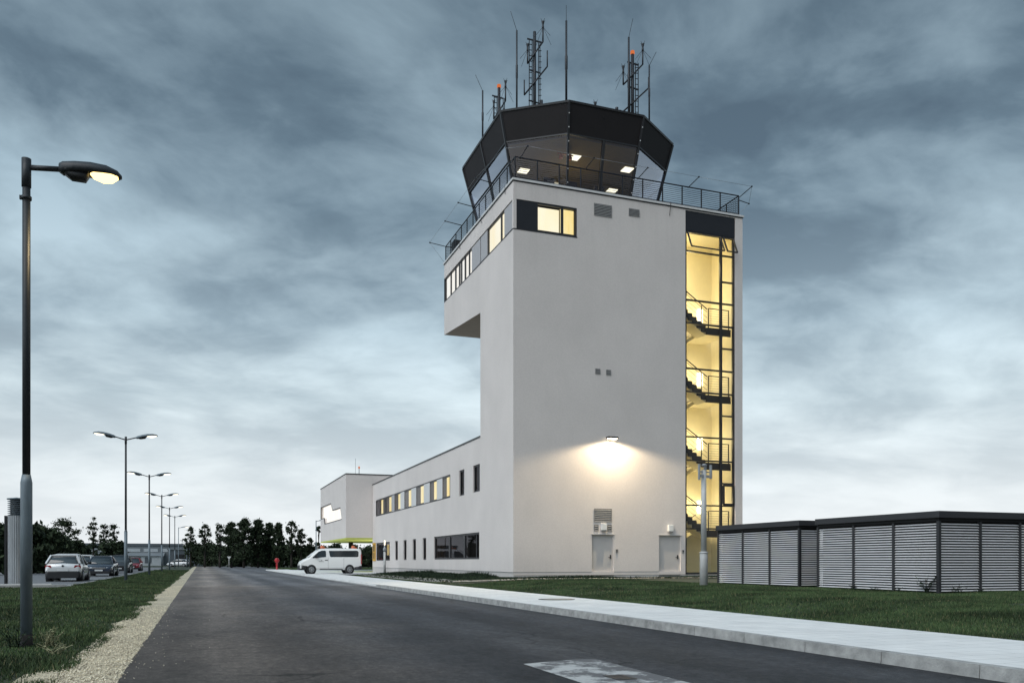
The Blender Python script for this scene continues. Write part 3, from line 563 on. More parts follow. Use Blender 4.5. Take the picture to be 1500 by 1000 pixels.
# plinth, set back 15 mm under a shadow line
mb = MB()
for a, b in ((X0 + 0.02, DOORS[0][0]), (DOORS[0][1], DOORS[1][0]), (DOORS[1][1], STAIR[0]), (STAIR[1], X1 - 0.02)): mb.box(a, b, Y0 + 0.02, Y0 + 0.2, -0.1, 0.60)
mb.box(X0 + 0.02, X0 + 0.2, Y0 + 0.205, YW - 0.02, -0.1, 0.60); tpart(mb, 'plinth', M['plinth'])
mb = MB()
for a, b in ((X0 - 0.008, DOORS[0][0] - 0.02), (DOORS[0][1] + 0.02, DOORS[1][0] - 0.02)): mb.box(a, b, Y0 - 0.008, Y0 + 0.02, 0.56, 0.582)
mb.box(X0 - 0.008, X0 + 0.02, Y0 + 0.021, YW, 0.56, 0.582); tpart(mb, 'drip_profile', M['vent'])
mb = MB(); mb.box(STAIR[0], STAIR[1], Y0 + 0.03, Y0 + 0.2, -0.1, 0.415); tpart(mb, 'stair_sill', M['plinth'])
# gallery deck and coping
mb = MB(); mb.box(X0 - 0.06, X1 + 0.06, Y0 - 0.06, Y0 + 0.32, ZT + 0.03, ZT + 0.13); mb.box(X0 - 0.06, X0 + 0.32, Y0 + 0.323, Y1 + 0.06, ZT + 0.03, ZT + 0.13); mb.box(X1 - 0.32, X1 + 0.06, Y0 + 0.323, Y1 + 0.06, ZT + 0.03, ZT + 0.13); mb.box(X0 + 0.323, X1 - 0.323, Y1 - 0.32, Y1 + 0.06, ZT + 0.03, ZT + 0.13)
tpart(mb, 'gallery_coping', M['cap'])
mb = MB(); mb.box(X0 - 0.02, X1 + 0.02, Y0 - 0.02, Y1 + 0.02, ZT - 0.02, ZT + 0.028); tpart(mb, 'gallery_deck', M['dark'])

# --- windows
def framed(name, mp, u0, u1, z0, z1, mull=(), bars=(), fw=0.06, rec=0.08, gl='glass_dim', frame_m='dark', blinds=(), thick=0.08):
    """frame (part) with its pane and whatever hangs behind it; mp(u,z,depth)"""
    fb = MB()
    def fbox(a, b, c, d, r0=rec, r1=rec + thick):
        p = [mp(a, c, r0), mp(b, c, r0), mp(b, d, r0), mp(a, d, r0), mp(a, c, r1), mp(b, c, r1), mp(b, d, r1), mp(a, d, r1)]
        fb.add(p, [(0, 1, 2, 3), (7, 6, 5, 4), (0, 4, 5, 1), (1, 5, 6, 2), (2, 6, 7, 3), (3, 7, 4, 0)])
    fbox(u0, u1, z0, z0 + fw); fbox(u0, u1, z1 - fw, z1); fbox(u0, u0 + fw, z0 + fw, z1 - fw); fbox(u1 - fw, u1, z0 + fw, z1 - fw)
    for x, w in mull: fbox(x - w / 2, x + w / 2, z0 + fw, z1 - fw, rec + 0.004, rec + thick - 0.004)
    for a, b, z, w in bars: fbox(a, b, z - w / 2, z + w / 2, rec + 0.008, rec + thick - 0.008)
    f = tpart(fb, name, M[frame_m])
    g = MB(); r = rec + thick * 0.6; g.add([mp(u0 + fw / 2, z0 + fw / 2, r), mp(u1 - fw / 2, z0 + fw / 2, r), mp(u1 - fw / 2, z1 - fw / 2, r), mp(u0 + fw / 2, z1 - fw / 2, r)], [(0, 1, 2, 3)])
    g.build('pane', M[gl], f)
    for (a, b, c, d, dep, mname, nm) in blinds:
        q = MB(); p = [mp(a, c, dep), mp(b, c, dep), mp(b, d, dep), mp(a, d, dep), mp(a, c, dep + 0.03), mp(b, c, dep + 0.03), mp(b, d, dep + 0.03), mp(a, d, dep + 0.03)]
        q.add(p, [(0, 1, 2, 3), (7, 6, 5, 4), (0, 4, 5, 1), (1, 5, 6, 2), (2, 6, 7, 3), (3, 7, 4, 0)]); q.build(nm, M[mname], f)
    return f
def flat(name, mp, u0, u1, z0, z1, m, rec=0.03, thick=0.1):
    q = MB(); p = [mp(a, c, dep) for dep in (rec, rec + thick) for a, c in ((u0, z0), (u1, z0), (u1, z1), (u0, z1))]
    q.add(p, [(0, 1, 2, 3), (7, 6, 5, 4), (0, 4, 5, 1), (1, 5, 6, 2), (2, 6, 7, 3), (3, 7, 4, 0)]); return tpart(q, name, M[m])
flat('cladding_panel', front, X0 + 0.02, 15.2, ZB0 + 0.02, ZB1 - 0.02, 'pblack', 0.02)
framed('window', front, 15.2, 17.36, ZB0, ZB1, [(16.58, 0.13)], fw=0.09, rec=0.03, gl='glass', blinds=[(15.25, 16.6, ZB0 + 0.02, ZB1 - 0.02, 0.5, 'lit', 'blind'), (16.6, 17.33, ZB0 + 0.02, ZB1 - 0.02, 0.35, 'lit_gold', 'curtain')])
flat('cladding_panel', left, Y0 + 0.02, 39.5, ZB0 + 0.06, ZB1 - 0.06, 'panel', 0.02)
framed('window', left, 39.5, 42.2, ZB0, ZB1, [(40.1, 0.10)], fw=0.07, rec=0.05, gl='glass', blinds=[(39.5, 42.2, ZB0, ZB1, 0.16, 'lit', 'blind')])
flat('cladding_panel', left, 42.2, 44.9, ZB0 + 0.06, ZB1 - 0.06, 'panel', 0.02)
framed('window', left, 44.9, Y1, ZB0, ZB1, [(45.55, 0.09), (46.35, 0.13), (47.1, 0.1), (47.5, 0.12), (48.3, 0.12), (49.3, 0.1)], fw=0.07, rec=0.05, gl='glass', blinds=[(44.9, Y1 - 0.05, ZB0, ZB1, 0.16, 'lit_white', 'blind')])
mb = MB(); mb.box(X0 - 0.012, X0 + 0.05, Y0 - 0.012, Y1, ZB0 - 0.05, ZB0 - 0.002); mb.box(X0 + 0.053, 17.37, Y0 - 0.012, Y0 + 0.05, ZB0 - 0.05, ZB0 - 0.002); tpart(mb, 'window_sill', M['dark'])
framed('window', left, *WBIG, [(46.5, 0.30), (49.6, 0.30), (44.2, 0.1)], fw=0.1, rec=0.06, blinds=[(44.0, 52.0, 1.25, 2.6, 0.5, 'blind_dark', 'blind'), (52.2, 52.9, 1.25, 2.6, 0.4, 'brown', 'curtain')])
for s in SLOTS: framed('window', left, *s, fw=0.09, rec=0.07, blinds=[(s[0], s[1], s[2], s[3], 0.6, 'brown', 'curtain')] if s[0] > 63 else [])
framed('window', left, *WEND, [(69.0, 0.25)], fw=0.09, rec=0.06, blinds=[(67.0, 68.6, 1.2, 2.6, 0.5, 'brown', 'curtain'), (69.2, 70.0, 1.6, 2.5, 0.45, 'lit_gold', 'blind')])
# upper ribbon window: white panels between dark / lit panes
bay = [(49.2, 49.35, 0), (49.42, 50.15, 'L'), (50.15, 51.05, 'D'), (51.05, 52.35, 'P'), (52.4, 53.2, 'L'), (53.2, 54.2, 'D'), (54.2, 55.75, 'P'), (55.8, 56.75, 'L'), (56.75, 57.95, 'D'), (57.95, 59.4, 'P'), (59.45, 60.35, 'L'), (60.35, 61.65, 'D'), (61.65, 62.95, 'P'), (63.0, 63.85, 'L'), (63.85, 65.1, 'D'), (65.1, 66.1, 'P'), (66.2, 67.2, 'L'), (67.2, 68.2, 'D')]
bl = []
for a, b, k in bay:
    if k == 'L': bl.append((a, b, 4.97, 6.3, 0.056, 'lit_gold', 'curtain'))
    if k == 'D': bl.append((a, b, 4.97, 6.3, 0.0565, 'brown', 'curtain'))
bl.append((69.8, 70.4, 4.97, 6.3, 0.056, 'lit_gold', 'curtain')); bl.append((70.5, 71.1, 4.97, 6.3, 0.056, 'brown', 'curtain'))
framed('window', left, *WUP, [(a - 0.03, 0.07) for a, b, k in bay if k == 'L'] + [(68.6, 0.3), (70.9, 0.12)], fw=0.13, rec=0.02, thick=0.05, blinds=bl, gl='glass')
for a, b, k in bay:
    if k == 'P': flat('cladding_panel', left, a, b, 5.0, 6.27, 'panel' if a > 65 else 'cap', 0.012, 0.03)
# doors
for a, b, c, d in DOORS:
    q = MB(); q.box(a + 0.05, b - 0.05, Y0 + 0.10, Y0 + 0.15, 0.25, d - 0.05); dr = tpart(q, 'door', M['door'], bevel=0.004)
    q = MB(); q.box(b - 0.17, b - 0.12, Y0 + 0.05, Y0 + 0.10, 1.22, 1.42); q.bar((b - 0.145, Y0 + 0.045, 1.30), (b - 0.28, Y0 + 0.045, 1.30), 0.025); q.build('handle', M['dark'], dr)
    q = MB(); q.box(a, a + 0.05, Y0 + 0.08, Y0 + 0.16, 0.25, d); q.box(b - 0.05, b, Y0 + 0.08, Y0 + 0.16, 0.25, d); q.box(a + 0.05, b - 0.05, Y0 + 0.08, Y0 + 0.16, d - 0.05, d); q.build('frame', M['plinth'], dr)
    q = MB(); q.box(a - 0.05, b + 0.05, Y0 - 0.04, Y0 - 0.003, d + 0.003, d + 0.03); q.build('drip_edge', M['cap'], dr)
# vents
def vent(a, b, c, d, n):
    q = MB(); q.box(a, b, Y0 - 0.012, Y0 - 0.003, c, d); v = tpart(q, 'vent', M['void'])
    q = MB(); h = (d - c) / n
    for i in range(n):
        z = c + i * h; q.add([(a, Y0 - 0.035, z + h * 0.05), (b, Y0 - 0.035, z + h * 0.05), (b, Y0 - 0.014, z + h * 0.72), (a, Y0 - 0.014, z + h * 0.72), (a, Y0 - 0.028, z + h * 0.0), (b, Y0 - 0.028, z)], [(0, 1, 2, 3), (4, 5, 1, 0)])
    for x in (a, b - 0.02): q.box(x, x + 0.02, Y0 - 0.034, Y0 - 0.013, c, d)
    q.build('slat', M['vent'], v)
vent(18.28, 19.26, 18.30, 18.90, 8); vent(20.22, 20.82, 18.55, 18.92, 6); vent(18.35, 18.62, 10.42, 10.68, 4); vent(18.95, 19.21, 10.41, 10.67, 4)
vent(18.28, 19.26, 3.06, 3.72, 7); vent(18.28, 18.52, 2.60, 2.92, 3); vent(19.02, 19.26, 2.60, 2.92, 3)

# --- glazed stair
SW0, SW1 = STAIR[0], STAIR[1]
def stairwell():
    YB = 41.0
    # room shell
    q = MB(); xl, xr = 20.6, 26.95
    q.add([(xl, YB, 0.1), (xr, YB, 0.1), (xr, YB, 18.6), (xl, YB, 18.6)], [(0, 1, 2, 3)])
    q.add([(xl, Y0 + 0.2, 0.1), (xl, YB, 0.1), (xl, YB, 18.6), (xl, Y0 + 0.2, 18.6)], [(0, 1, 2, 3)]); q.add([(xr, Y0 + 0.2, 0.1), (xr, YB, 0.1), (xr, YB, 18.6), (xr, Y0 + 0.2, 18.6)], [(0, 1, 2, 3)])
    q.add([(xl, Y0 + 0.2, 18.6), (xr, Y0 + 0.2, 18.6), (xr, YB, 18.6), (xl, YB, 18.6)], [(0, 1, 2, 3)]); q.add([(xl, Y0 + 0.2, 0.3), (xr, Y0 + 0.2, 0.3), (xr, YB, 0.3), (xl, YB, 0.3)], [(0, 1, 2, 3)])
    q.add([(xl, Y0 + 0.2, 0.1), (SW0 - 0.02, Y0 + 0.2, 0.1), (SW0 - 0.02, Y0 + 0.2, 18.6), (xl, Y0 + 0.2, 18.6)], [(0, 1, 2, 3)])
    room = tpart(q, 'stair_room', M['room'])
    LZ = [13.43, 9.86, 6.29, 2.72]; H = 3.57
    for z in LZ:
        # landing with dark edge
        q = MB(); q.box(25.05, 26.5, Y0 + 0.42, YB - 0.002, z - 0.20, z - 0.04); ld = tpart(q, 'stair_landing', M['room'])
        q = MB(); q.box(25.0, 26.52, Y0 + 0.34, Y0 + 0.415, z - 0.36, z + 0.02); q.box(25.05, 26.5, Y0 + 0.42, YB - 0.02, z - 0.036, z - 0.01); q.build('edge_beam', M['stair'], ld)
        # landing rail
        q = MB()
        for x in (25.15, 26.40): q.box(x - 0.022, x + 0.022, Y0 + 0.36, Y0 + 0.40, z + 0.02, z + 1.02)
        q.box(25.15, 26.42, Y0 + 0.36, Y0 + 0.40, z + 1.02, z + 1.06)
        for k in range(7): q.box(25.17, 26.38, Y0 + 0.375, Y0 + 0.385, z + 0.14 + 0.125 * k, z + 0.15 + 0.125 * k)
        q.build('landing_rail', M['stair'], ld)
        # front flight: rises to the left from the landing
        n = 10; dx, dz = 0.27, 0.1785; q = MB()
        for i in range(n):
            x = 25.0 - dx * i; q.box(x - dx - 0.02, x, Y0 + 0.45, Y0 + 1.38, z + dz * (i + 1) - 0.04, z + dz * (i + 1)); q.box(x - 0.02, x, Y0 + 0.452, Y0 + 1.378, z + dz * i - 0.002, z + dz * (i + 1) - 0.042)
            q.box(x - dx, x, Y0 + 0.40, Y0 + 0.447, z + dz * i - 0.22, z + dz * (i + 1) - 0.05)
        fl = tpart(q, 'stair_flight', M['stair'])
        q = MB(); e = (25.0 - dx * n, z + dz * n)
        q.add([(25.05, Y0 + 0.50, z - 0.2), (e[0], Y0 + 0.50, e[1] - 0.27), (e[0], Y0 + 1.38, e[1] - 0.27), (25.05, Y0 + 1.38, z - 0.2), (25.05, Y0 + 0.50, z - 0.34), (e[0], Y0 + 0.50, e[1] - 0.42), (e[0], Y0 + 1.38, e[1] - 0.42), (25.05, Y0 + 1.38, z - 0.34)], [(0, 1, 2, 3), (7, 6, 5, 4), (0, 1, 5, 4), (3, 2, 6, 7)]); q.build('flight_slab', M['room'], fl)
        q = MB(); s = dz / dx
        for hgt, w in ((1.0, 0.04), (0.86, 0.015), (0.55, 0.012), (0.3, 0.012)): q.bar((25.1, Y0 + 0.42, z + hgt), (e[0], Y0 + 0.42, e[1] + hgt), w)
        for x in (24.75, 23.75, 22.8): q.box(x - 0.02, x + 0.02, Y0 + 0.40, Y0 + 0.44, z + s * (25.0 - x), z + s * (25.0 - x) + 1.0)
        q.build('handrail', M['stair'], fl)
        # rear flight: comes up from the left to this landing
        q = MB(); x_lo, z_lo = 22.3, z - H / 2
        q.add([(x_lo, YB - 1.3, z_lo), (25.05, YB - 1.3, z - 0.04), (25.05, YB - 0.01, z - 0.04), (x_lo, YB - 0.01, z_lo), (x_lo, YB - 1.3, z_lo - 0.2), (25.05, YB - 1.3, z - 0.24), (25.05, YB - 0.01, z - 0.24), (x_lo, YB - 0.01, z_lo - 0.2)], [(0, 1, 2, 3), (7, 6, 5, 4), (0, 1, 5, 4), (3, 2, 6, 7)]); rf = tpart(q, 'stair_flight', M['room'])
        q = MB(); q.bar((x_lo, YB - 1.32, z_lo + 0.05), (23.75, YB - 1.32, z_lo + 0.05 + (23.75 - x_lo) * 0.63), 0.03, 0.30)
        q.bar((x_lo, YB - 1.32, z_lo + 0.95), (25.1, YB - 1.32, z + 0.9), 0.03); q.build('stringer', M['stair'], rf)
        # wall lamp
        q = MB(); q.box(26.02, 26.32, YB - 0.10, YB - 0.02, z + 1.05, z + 1.75); wl = tpart(q, 'stair_lamp', M['lens_stair'])
        ld_ = bpy.data.lights.new('stair_light', 'POINT'); ld_.energy = 70; ld_.color = (1.0, 0.82, 0.43); ld_.shadow_soft_size = 0.25
        lo = bpy.data.objects.new('stair_light', ld_); COL.objects.link(lo); lo.parent = tower; lo.location = Vector((25.4, YB - 0.95, z + 1.5)) - TB
    ld_ = bpy.data.lights.new('stair_light', 'POINT'); ld_.energy = 95; ld_.color = (1.0, 0.82, 0.43); ld_.shadow_soft_size = 0.3
    lo = bpy.data.objects.new('stair_light', ld_); COL.objects.link(lo); lo.parent = tower; lo.location = Vector((24.6, YB - 1.3, 17.0)) - TB
    # curtain wall
    TP = 18.28; MX = 25.73
    flat('cladding_panel', front, SW0, SW1, TP, STAIR[3], 'pblack', 0.03, 0.12)
    bars = [(SW0, SW1, z, 0.07) for z in (17.24, 14.70, 13.50, 11.14, 9.93, 7.58, 6.36, 4.02, 2.80)] + [(MX, SW1, z, 0.07) for z in (15.85, 12.33, 8.77, 5.2)]
    f = framed('stair_window', front, SW0, SW1, STAIR[2], TP, [(MX, 0.13)], bars, fw=0.10, rec=0.05, gl='glass', thick=0.13)
    # tilted open vents at the top and one sash lower down
    for a, b in ((SW0 + 0.14, MX - 0.08), (MX + 0.10, SW1 - 0.12)):
        q = MB(); zt, zb = TP - 0.08, 17.32; yt, yb = Y0 + 0.03, Y0 - 0.38
        for p, r in (((a, yt, zt), (b, yt, zt)), ((a, yb, zb), (b, yb, zb)), ((a, yt, zt), (a, yb, zb)), ((b, yt, zt), (b, yb, zb))): q.bar(p, r, 0.06)
        s = tpart(q, 'vent_sash', M['dark'])
        q = MB(); q.add([(a, yt, zt), (b, yt, zt), (b, yb, zb), (a, yb, zb)], [(0, 1, 2, 3)]); q.build('pane', M['glass'], s)
    q = MB()
    for p, r in (((25.86, 4.1), (26.46, 4.1)), ((25.86, 5.1), (26.46, 5.1)), ((25.86, 4.1), (25.86, 5.1)), ((26.46, 4.1), (26.46, 5.1))): q.bar((p[0], Y0 + 0.04, p[1]), (r[0], Y0 + 0.04, r[1]), 0.10)
    tpart(q, 'vent_sash', M['dark'])
stairwell()

# --- cab
ZS, ZE = 19.75, 24.02           # sill and eaves heights
TOP = [(17.2, 38.78), (21.4, 38.78), (24.35, 40.85), (24.35, 47.5), (21.4, 49.6), (17.2, 49.6), (14.32, 47.5), (14.32, 40.85)]
CC = Vector((19.33, 44.2))
def inset(poly, d):
    out = []; n = len(poly)
    for i in range(n):
        p0, p1, p2 = Vector(poly[i - 1]), Vector(poly[i]), Vector(poly[(i + 1) % n])
        def nrm(a, b):
            e = (b - a).normalized(); nn = Vector((-e.y, e.x)); return nn if nn.dot(CC - a) > 0 else -nn
        n1, n2 = nrm(p0, p1), nrm(p1, p2); k = d / (1 + n1.dot(n2)); out.append(tuple(p1 + (n1 + n2) * k))
    return out
TILT = 0.235
def ring(z, extra=0.0): return [(x, y, z) for x, y in inset(TOP, (ZE - z) * TILT + extra)]
def cab():
    ZG = 22.62      # glass top / fascia bottom
    q = MB(); q.loft([ring(ZG), ring(ZE)], caps=False, smooth=False); q.add(ring(ZG, 0.002) + ring(ZG, 0.25), [(i, (i + 1) % 8, 8 + (i + 1) % 8, 8 + i) for i in range(8)])
    c = tpart(q, 'cab', M['fascia'])
    q = MB(); q.loft([ring(ZE + 0.003, -0.04), ring(ZE + 0.10, -0.04)], smooth=False); q.add(ring(ZE + 0.101, 0.02) + [(CC.x, CC.y, ZE + 0.35)], [(i, (i + 1) % 8, 8) for i in range(8)]); q.build('roof', M['dark'], c)
    q = MB(); q.loft([ring(ZS - 0.4, 0.03), ring(ZS + 0.12, 0.03)], smooth=False); q.build('sill', M['dark'], c)
    for i in range(8):
        a, b = ring(ZS + 0.1, 0.02), ring(ZG, 0.02); j = (i + 1) % 8
        g = MB(); g.add([a[i], a[j], b[j], b[i]], [(0, 1, 2, 3)]); g.build('pane', M['glass_cab'], c)
    q = MB(); a, b, t = ring(ZS + 0.1, -0.01), ring(ZG, -0.01), ring(ZE, -0.02)
    for i in range(8): q.bar(a[i], t[i], 0.10)
    def mid(r, i, f): p, s = Vector(r[i]), Vector(r[(i + 1) % 8]); return p.lerp(s, f)
    q.bar(mid(a, 6, 0.5), mid(t, 6, 0.5), 0.08); q.bar(mid(a, 2, 0.5), mid(t, 2, 0.5), 0.08); q.bar(mid(a, 0, 0.5), mid(b, 0, 0.5), 0.14)
    r1 = ring(21.75, 0.0)
    q.bar(r1[6], r1[7], 0.05); q.bar(r1[2], r1[3], 0.05)
    for i in range(8): q.bar(b[i], b[(i + 1) % 8], 0.07)
    q.build('mullion', M['dark'], c)
    # small bright fixings on the corner posts
    for i in (0, 1):
        for k in range(6):
            p = Vector(t[i]).lerp(Vector(a[i]), 0.12 + 0.15 * k); q = MB(); q.cbox((p.x, p.y - 0.06, p.z), 0.05, 0.03, 0.05); q.build('fixing', M['cap'], c)
    ceil = MB(); ceil.add(ring(ZG - 0.02, 0.28), [tuple(range(8))]); ceil.build('ceiling', M['cabwall'], c)
    fl = MB(); fl.add(ring(ZS, 0.05), [tuple(range(8))]); fl.build('floor', M['dark'], c)
    zl = ZG - 0.05
    for x, y in ((18.6, 41.2), (21.9, 41.5), (18.75, 44.6), (16.6, 43.6), (20.6, 46.5), (22.3, 44.2), (16.6, 46.8)):
        q = MB(); q.box(x - 0.27, x + 0.27, y - 0.27, y + 0.27, zl - 0.02, zl + 0.02); q.build('ceiling_light', M['ceil_light'], c)
    la = bpy.data.lights.new('cab_light', 'POINT'); la.energy = 75; la.color = (1.0, 0.80, 0.45); la.shadow_soft_size = 0.5; lo = bpy.data.objects.new('cab_light', la); COL.objects.link(lo); lo.parent = tower; lo.location = Vector((CC.x - 0.5, 42.2, 21.0)) - TB
    # consoles inside
    q = MB(); q.box(16.4, 20.8, 40.4, 41.2, ZS + 0.1, ZS + 0.85); q.box(15.6, 16.3, 41.8, 46.5, ZS + 0.1, ZS + 0.85); q.build('console', M['cabwall'], c)
    q = MB()
    for x, y in ((17.0, 40.9), (18.3, 40.9), (19.9, 40.9), (16.0, 43), (16.0, 45)): q.box(x - 0.3, x + 0.3, y - 0.03, y + 0.03, ZS + 0.95, ZS + 1.35); q.box(x - 0.04, x + 0.04, y - 0.03, y + 0.03, ZS + 0.85, ZS + 0.95)
    q.build('monitor', M['plastic'], c)
    q = MB()  # hanging twin spot, amber
    for x in (17.6, 18.1): q.lathe([(0.0, 0), (0.11, 0.0), (0.13, 0.1), (0.05, 0.2), (0.0, 0.2)], (x, 40.7, 22.15), 12)
    q.bar((17.4, 40.7, 22.38), (18.3, 40.7, 22.38), 0.05); q.build('pendant_lamp', M['orange'], c)
cab()
# --- railing round the gallery
def railing():
    z0, zt = ZT + 0.13, ZT + 1.22; o = 0.14
    a, b, c, d = (X0 + o, Y0 + o), (X1 - o, Y0 + o), (X1 - o, Y1 + 0.3 - o), (X0 + o, Y1 + 0.3 - o); q = MB(); posts = []
    for (p, r, n) in ((a, b, 11), (a, d, 11), (b, c, 11), (d, c, 11)):
        P, Q = Vector((*p, 0)), Vector((*r, 0))
        for i in range(n + 1):
            t = P.lerp(Q, i / n)
            if (i == 0 and p != a) or (i == n and r == c and p != d): continue
            posts.append((t.x, t.y))
        q.bar(P + Vector((0, 0, zt)), Q + Vector((0, 0, zt)), 0.05, 0.045)
        for k in range(9):
            z = z0 + 0.16 + 0.098 * k; q.bar(P + Vector((0, 0, z)), Q + Vector((0, 0, z)), 0.016)
        q.bar(P + Vector((0, 0, z0 + 0.09)), Q + Vector((0, 0, z0 + 0.09)), 0.035, 0.07)
    rl = tpart(q, 'railing', M['rail']); pm = None
    for x, y in posts:
        if pm is None: w1 = MB(); w1.box(-0.024, 0.024, -0.024, 0.024, z0 - 0.12, zt - 0.02); pm = w1.build('post', M['rail'], rl); po = pm
        else: po = pm.copy(); COL.objects.link(po)
        po.location = (x, y, 0)
    # outriggers carrying a thin wire outside the rail
    zo = 20.66; tips = {'f': [(14.4, 37.25), (17.85, 37.25), (20.8, 37.25), (23.75, 37.25), (26.95, 37.25)], 'l': [(13.1, 41.3), (13.1, 44.44), (13.1, 47.1), (13.1, 50.6)]}
    w = MB()
    for p, r in [((x, Y0 + o, zo - 0.12), (x, y, zo)) for x, y in tips['f']] + [((X0 + o, y, zo - 0.12), (x, y, zo)) for x, y in tips['l']] + [((X1 - o, Y0 + o, zo - 0.3), (X1 + 0.62, Y0 + 0.3, zo - 0.32))]:
        q = MB(); q.tube([p, r], 0.022, 6); q.cbox(r, 0.06, 0.06, 0.06); q.build('outrigger', M['rail'], rl)
    for s in ('f', 'l'):
        pts = [(*p, zo) for p in tips[s]]
        for p, r in zip(pts, pts[1:]): w.tube([p, r], 0.008, 4)
    w.tube([(*tips['f'][0], zo), (X0 - 0.6, Y0 - 0.3, zo), (*tips['l'][0], zo)], 0.008, 4); w.tube([(*tips['f'][-1], zo), (X1 + 0.62, Y0 + 0.3, zo - 0.32)], 0.008, 4); w.tube([(X1 + 0.62, Y0 + 0.3, zo - 0.32), (X1 - 0.1, Y0 + 0.1, ZT + 0.3)], 0.008, 4)
    w.tube([(*tips['l'][-1], zo), (X0 + 0.1, Y1 + 0.2, ZT + 0.2)], 0.008, 4)
    w.build('wire', M['steel'], rl)
    q = MB()   # short lightning conductor tails over the coping
    for x in (22.6,): q.tube([(x, Y0 - 0.07, ZT + 0.2), (x, Y0 - 0.075, ZT + 0.02), (x - 0.05, Y0 - 0.05, ZT - 0.5)], 0.014, 5)
    for y in (39.2, 43.0, 47.0): q.tube([(X0 - 0.07, y, ZT + 0.15), (X0 - 0.05, y, ZT - 0.25)], 0.014, 5)
    q.build('conductor', M['rail'], rl)
    q = MB(); q.box(X0 + 0.25, X0 + 0.7, 49.2, 49.8, ZT + 0.1, ZT + 1.15); q.build('equipment_cabinet', M['plastic'], rl)
railing()
# --- projecting entrance block
BX, BY0, BY1, BZ0, BZ1 = 11.7, 74.1, 91.0, 3.15, 8.66
def block():
    def L2(y, z, d=0): return (BX + d, y, z)
    S = [(90.95, 6.74), (83.43, 6.71), (82.27, 5.98), (77.33, 5.95), (76.41, 4.86), (87.85, 4.88), (88.37, 5.5), (90.95, 5.52)]
    b = bmesh.new()
    out = [b.verts.new(L2(*p)) for p in ((BY0, BZ0), (BY1, BZ0), (BY1, BZ1), (BY0, BZ1))]
    inn = [b.verts.new(L2(*p)) for p in S]
    es = [b.edges.new((out[i], out[(i + 1) % 4])) for i in range(4)] + [b.edges.new((inn[i], inn[(i + 1) % 8])) for i in range(8)]
    bmesh.ops.triangle_fill(b, use_beauty=True, use_dissolve=False, edges=es)
    dp = [b.verts.new(L2(*p, 0.3)) for p in S]
    for i in range(8): b.faces.new((inn[i], inn[(i + 1) % 8], dp[(i + 1) % 8], dp[i]))
    for q in ([(BX, BY0, BZ0), (24, BY0, BZ0), (24, BY0, BZ1), (BX, BY0, BZ1)], [(BX, BY1, BZ0), (24, BY1, BZ0), (24, BY1, BZ1), (BX, BY1, BZ1)], [(24, BY0, 0), (24, BY1, 0), (24, BY1, BZ1), (24, BY0, BZ1)], [(BX, BY0, BZ1), (24, BY0, BZ1), (24, BY1, BZ1), (BX, BY1, BZ1)]): b.faces.new([b.verts.new(p) for p in q])
    bmesh.ops.recalc_face_normals(b, faces=b.faces)
    me = bpy.data.meshes.new('entrance_block'); b.to_mesh(me); b.free(); me.materials.append(M['stucco']); o = bpy.data.objects.new('entrance_block', me); COL.objects.link(o); o.parent = tower; o.location = -TB
    q = MB(); q.add([L2(y, z, 0.29) for y, z in S], [tuple(range(8))]); q.build('lit_window', M['lit_white'], o)
    q = MB()
    for p, r in zip(S, S[1:] + S[:1]): q.bar(L2(*p, 0.04), L2(*r, 0.04), 0.085)
    q.build('window_frame', M['dark'], o)
    q = MB(); q.box(BX + 0.004, 24, BY0 + 0.004, BY1 - 0.004, BZ0 - 0.12, BZ0 - 0.002); q.build('soffit', M['lime'], o)
    q = MB(); q.box(BX - 0.03, BX + 0.3, BY0 - 0.03, BY1 + 0.03, BZ1 + 0.002, BZ1 + 0.09); q.box(BX + 0.303, 24, BY0 - 0.03, BY0 + 0.3, BZ1 + 0.002, BZ1 + 0.09); q.build('coping', M['dark'], o)
    q = MB(); q.box(18.5, 24, BY0 + 1, BY1 - 1, 0.1, BZ0 - 0.13); q.box(13.9, 14.3, 86, 86.4, 0.1, BZ0 - 0.13); q.build('lobby_wall', M['void'], o)
    ar = bpy.data.lights.new('porch_light', 'AREA'); ar.energy = 110; ar.color = (1, 0.97, 0.8); ar.size = 3; lo = bpy.data.objects.new('porch_light', ar); COL.objects.link(lo); lo.parent = tower; lo.location = Vector((15.5, 79, 0.6)) - TB; lo.rotation_euler = (R(180), 0, 0)
block()

# ================================================================== THINGS ON THE TOWER
def floodlight():
    t = thing('wall_floodlight', 'small bright floodlight glaring halfway up the pale tower wall', 'floodlight', (19.15, Y0, 7.2))
    q = MB(); q.box(-0.05, 0.05, -0.16, -0.002, -0.04, 0.04); q.box(-0.28, 0.28, -0.42, -0.14, 0.0, 0.09); q.build('housing', M['dark'], t, bevel=0.015)
    q = MB(); q.box(-0.22, 0.22, -0.40, -0.17, -0.03, -0.002); q.build('lens', M['lens_hot'], t)
    l = bpy.data.lights.new('flood_spot', 'SPOT'); l.energy = 270; l.color = (1.0, 0.82, 0.54); l.spot_size = R(163); l.spot_blend = 0.28; l.shadow_soft_size = 0.09
    l.use_nodes = True; fo = l.node_tree.nodes.new('ShaderNodeLightFalloff'); fo.inputs['Strength'].default_value = 1.0    # wide wall-washer optic
    l.node_tree.links.new(fo.outputs['Linear'], l.node_tree.nodes['Emission'].inputs['Strength'])
    o = bpy.data.objects.new('flood_spot', l); COL.objects.link(o); o.parent = t; o.location = (0, -0.8, -0.07); o.rotation_euler = (R(6), 0, 0)
floodlight()
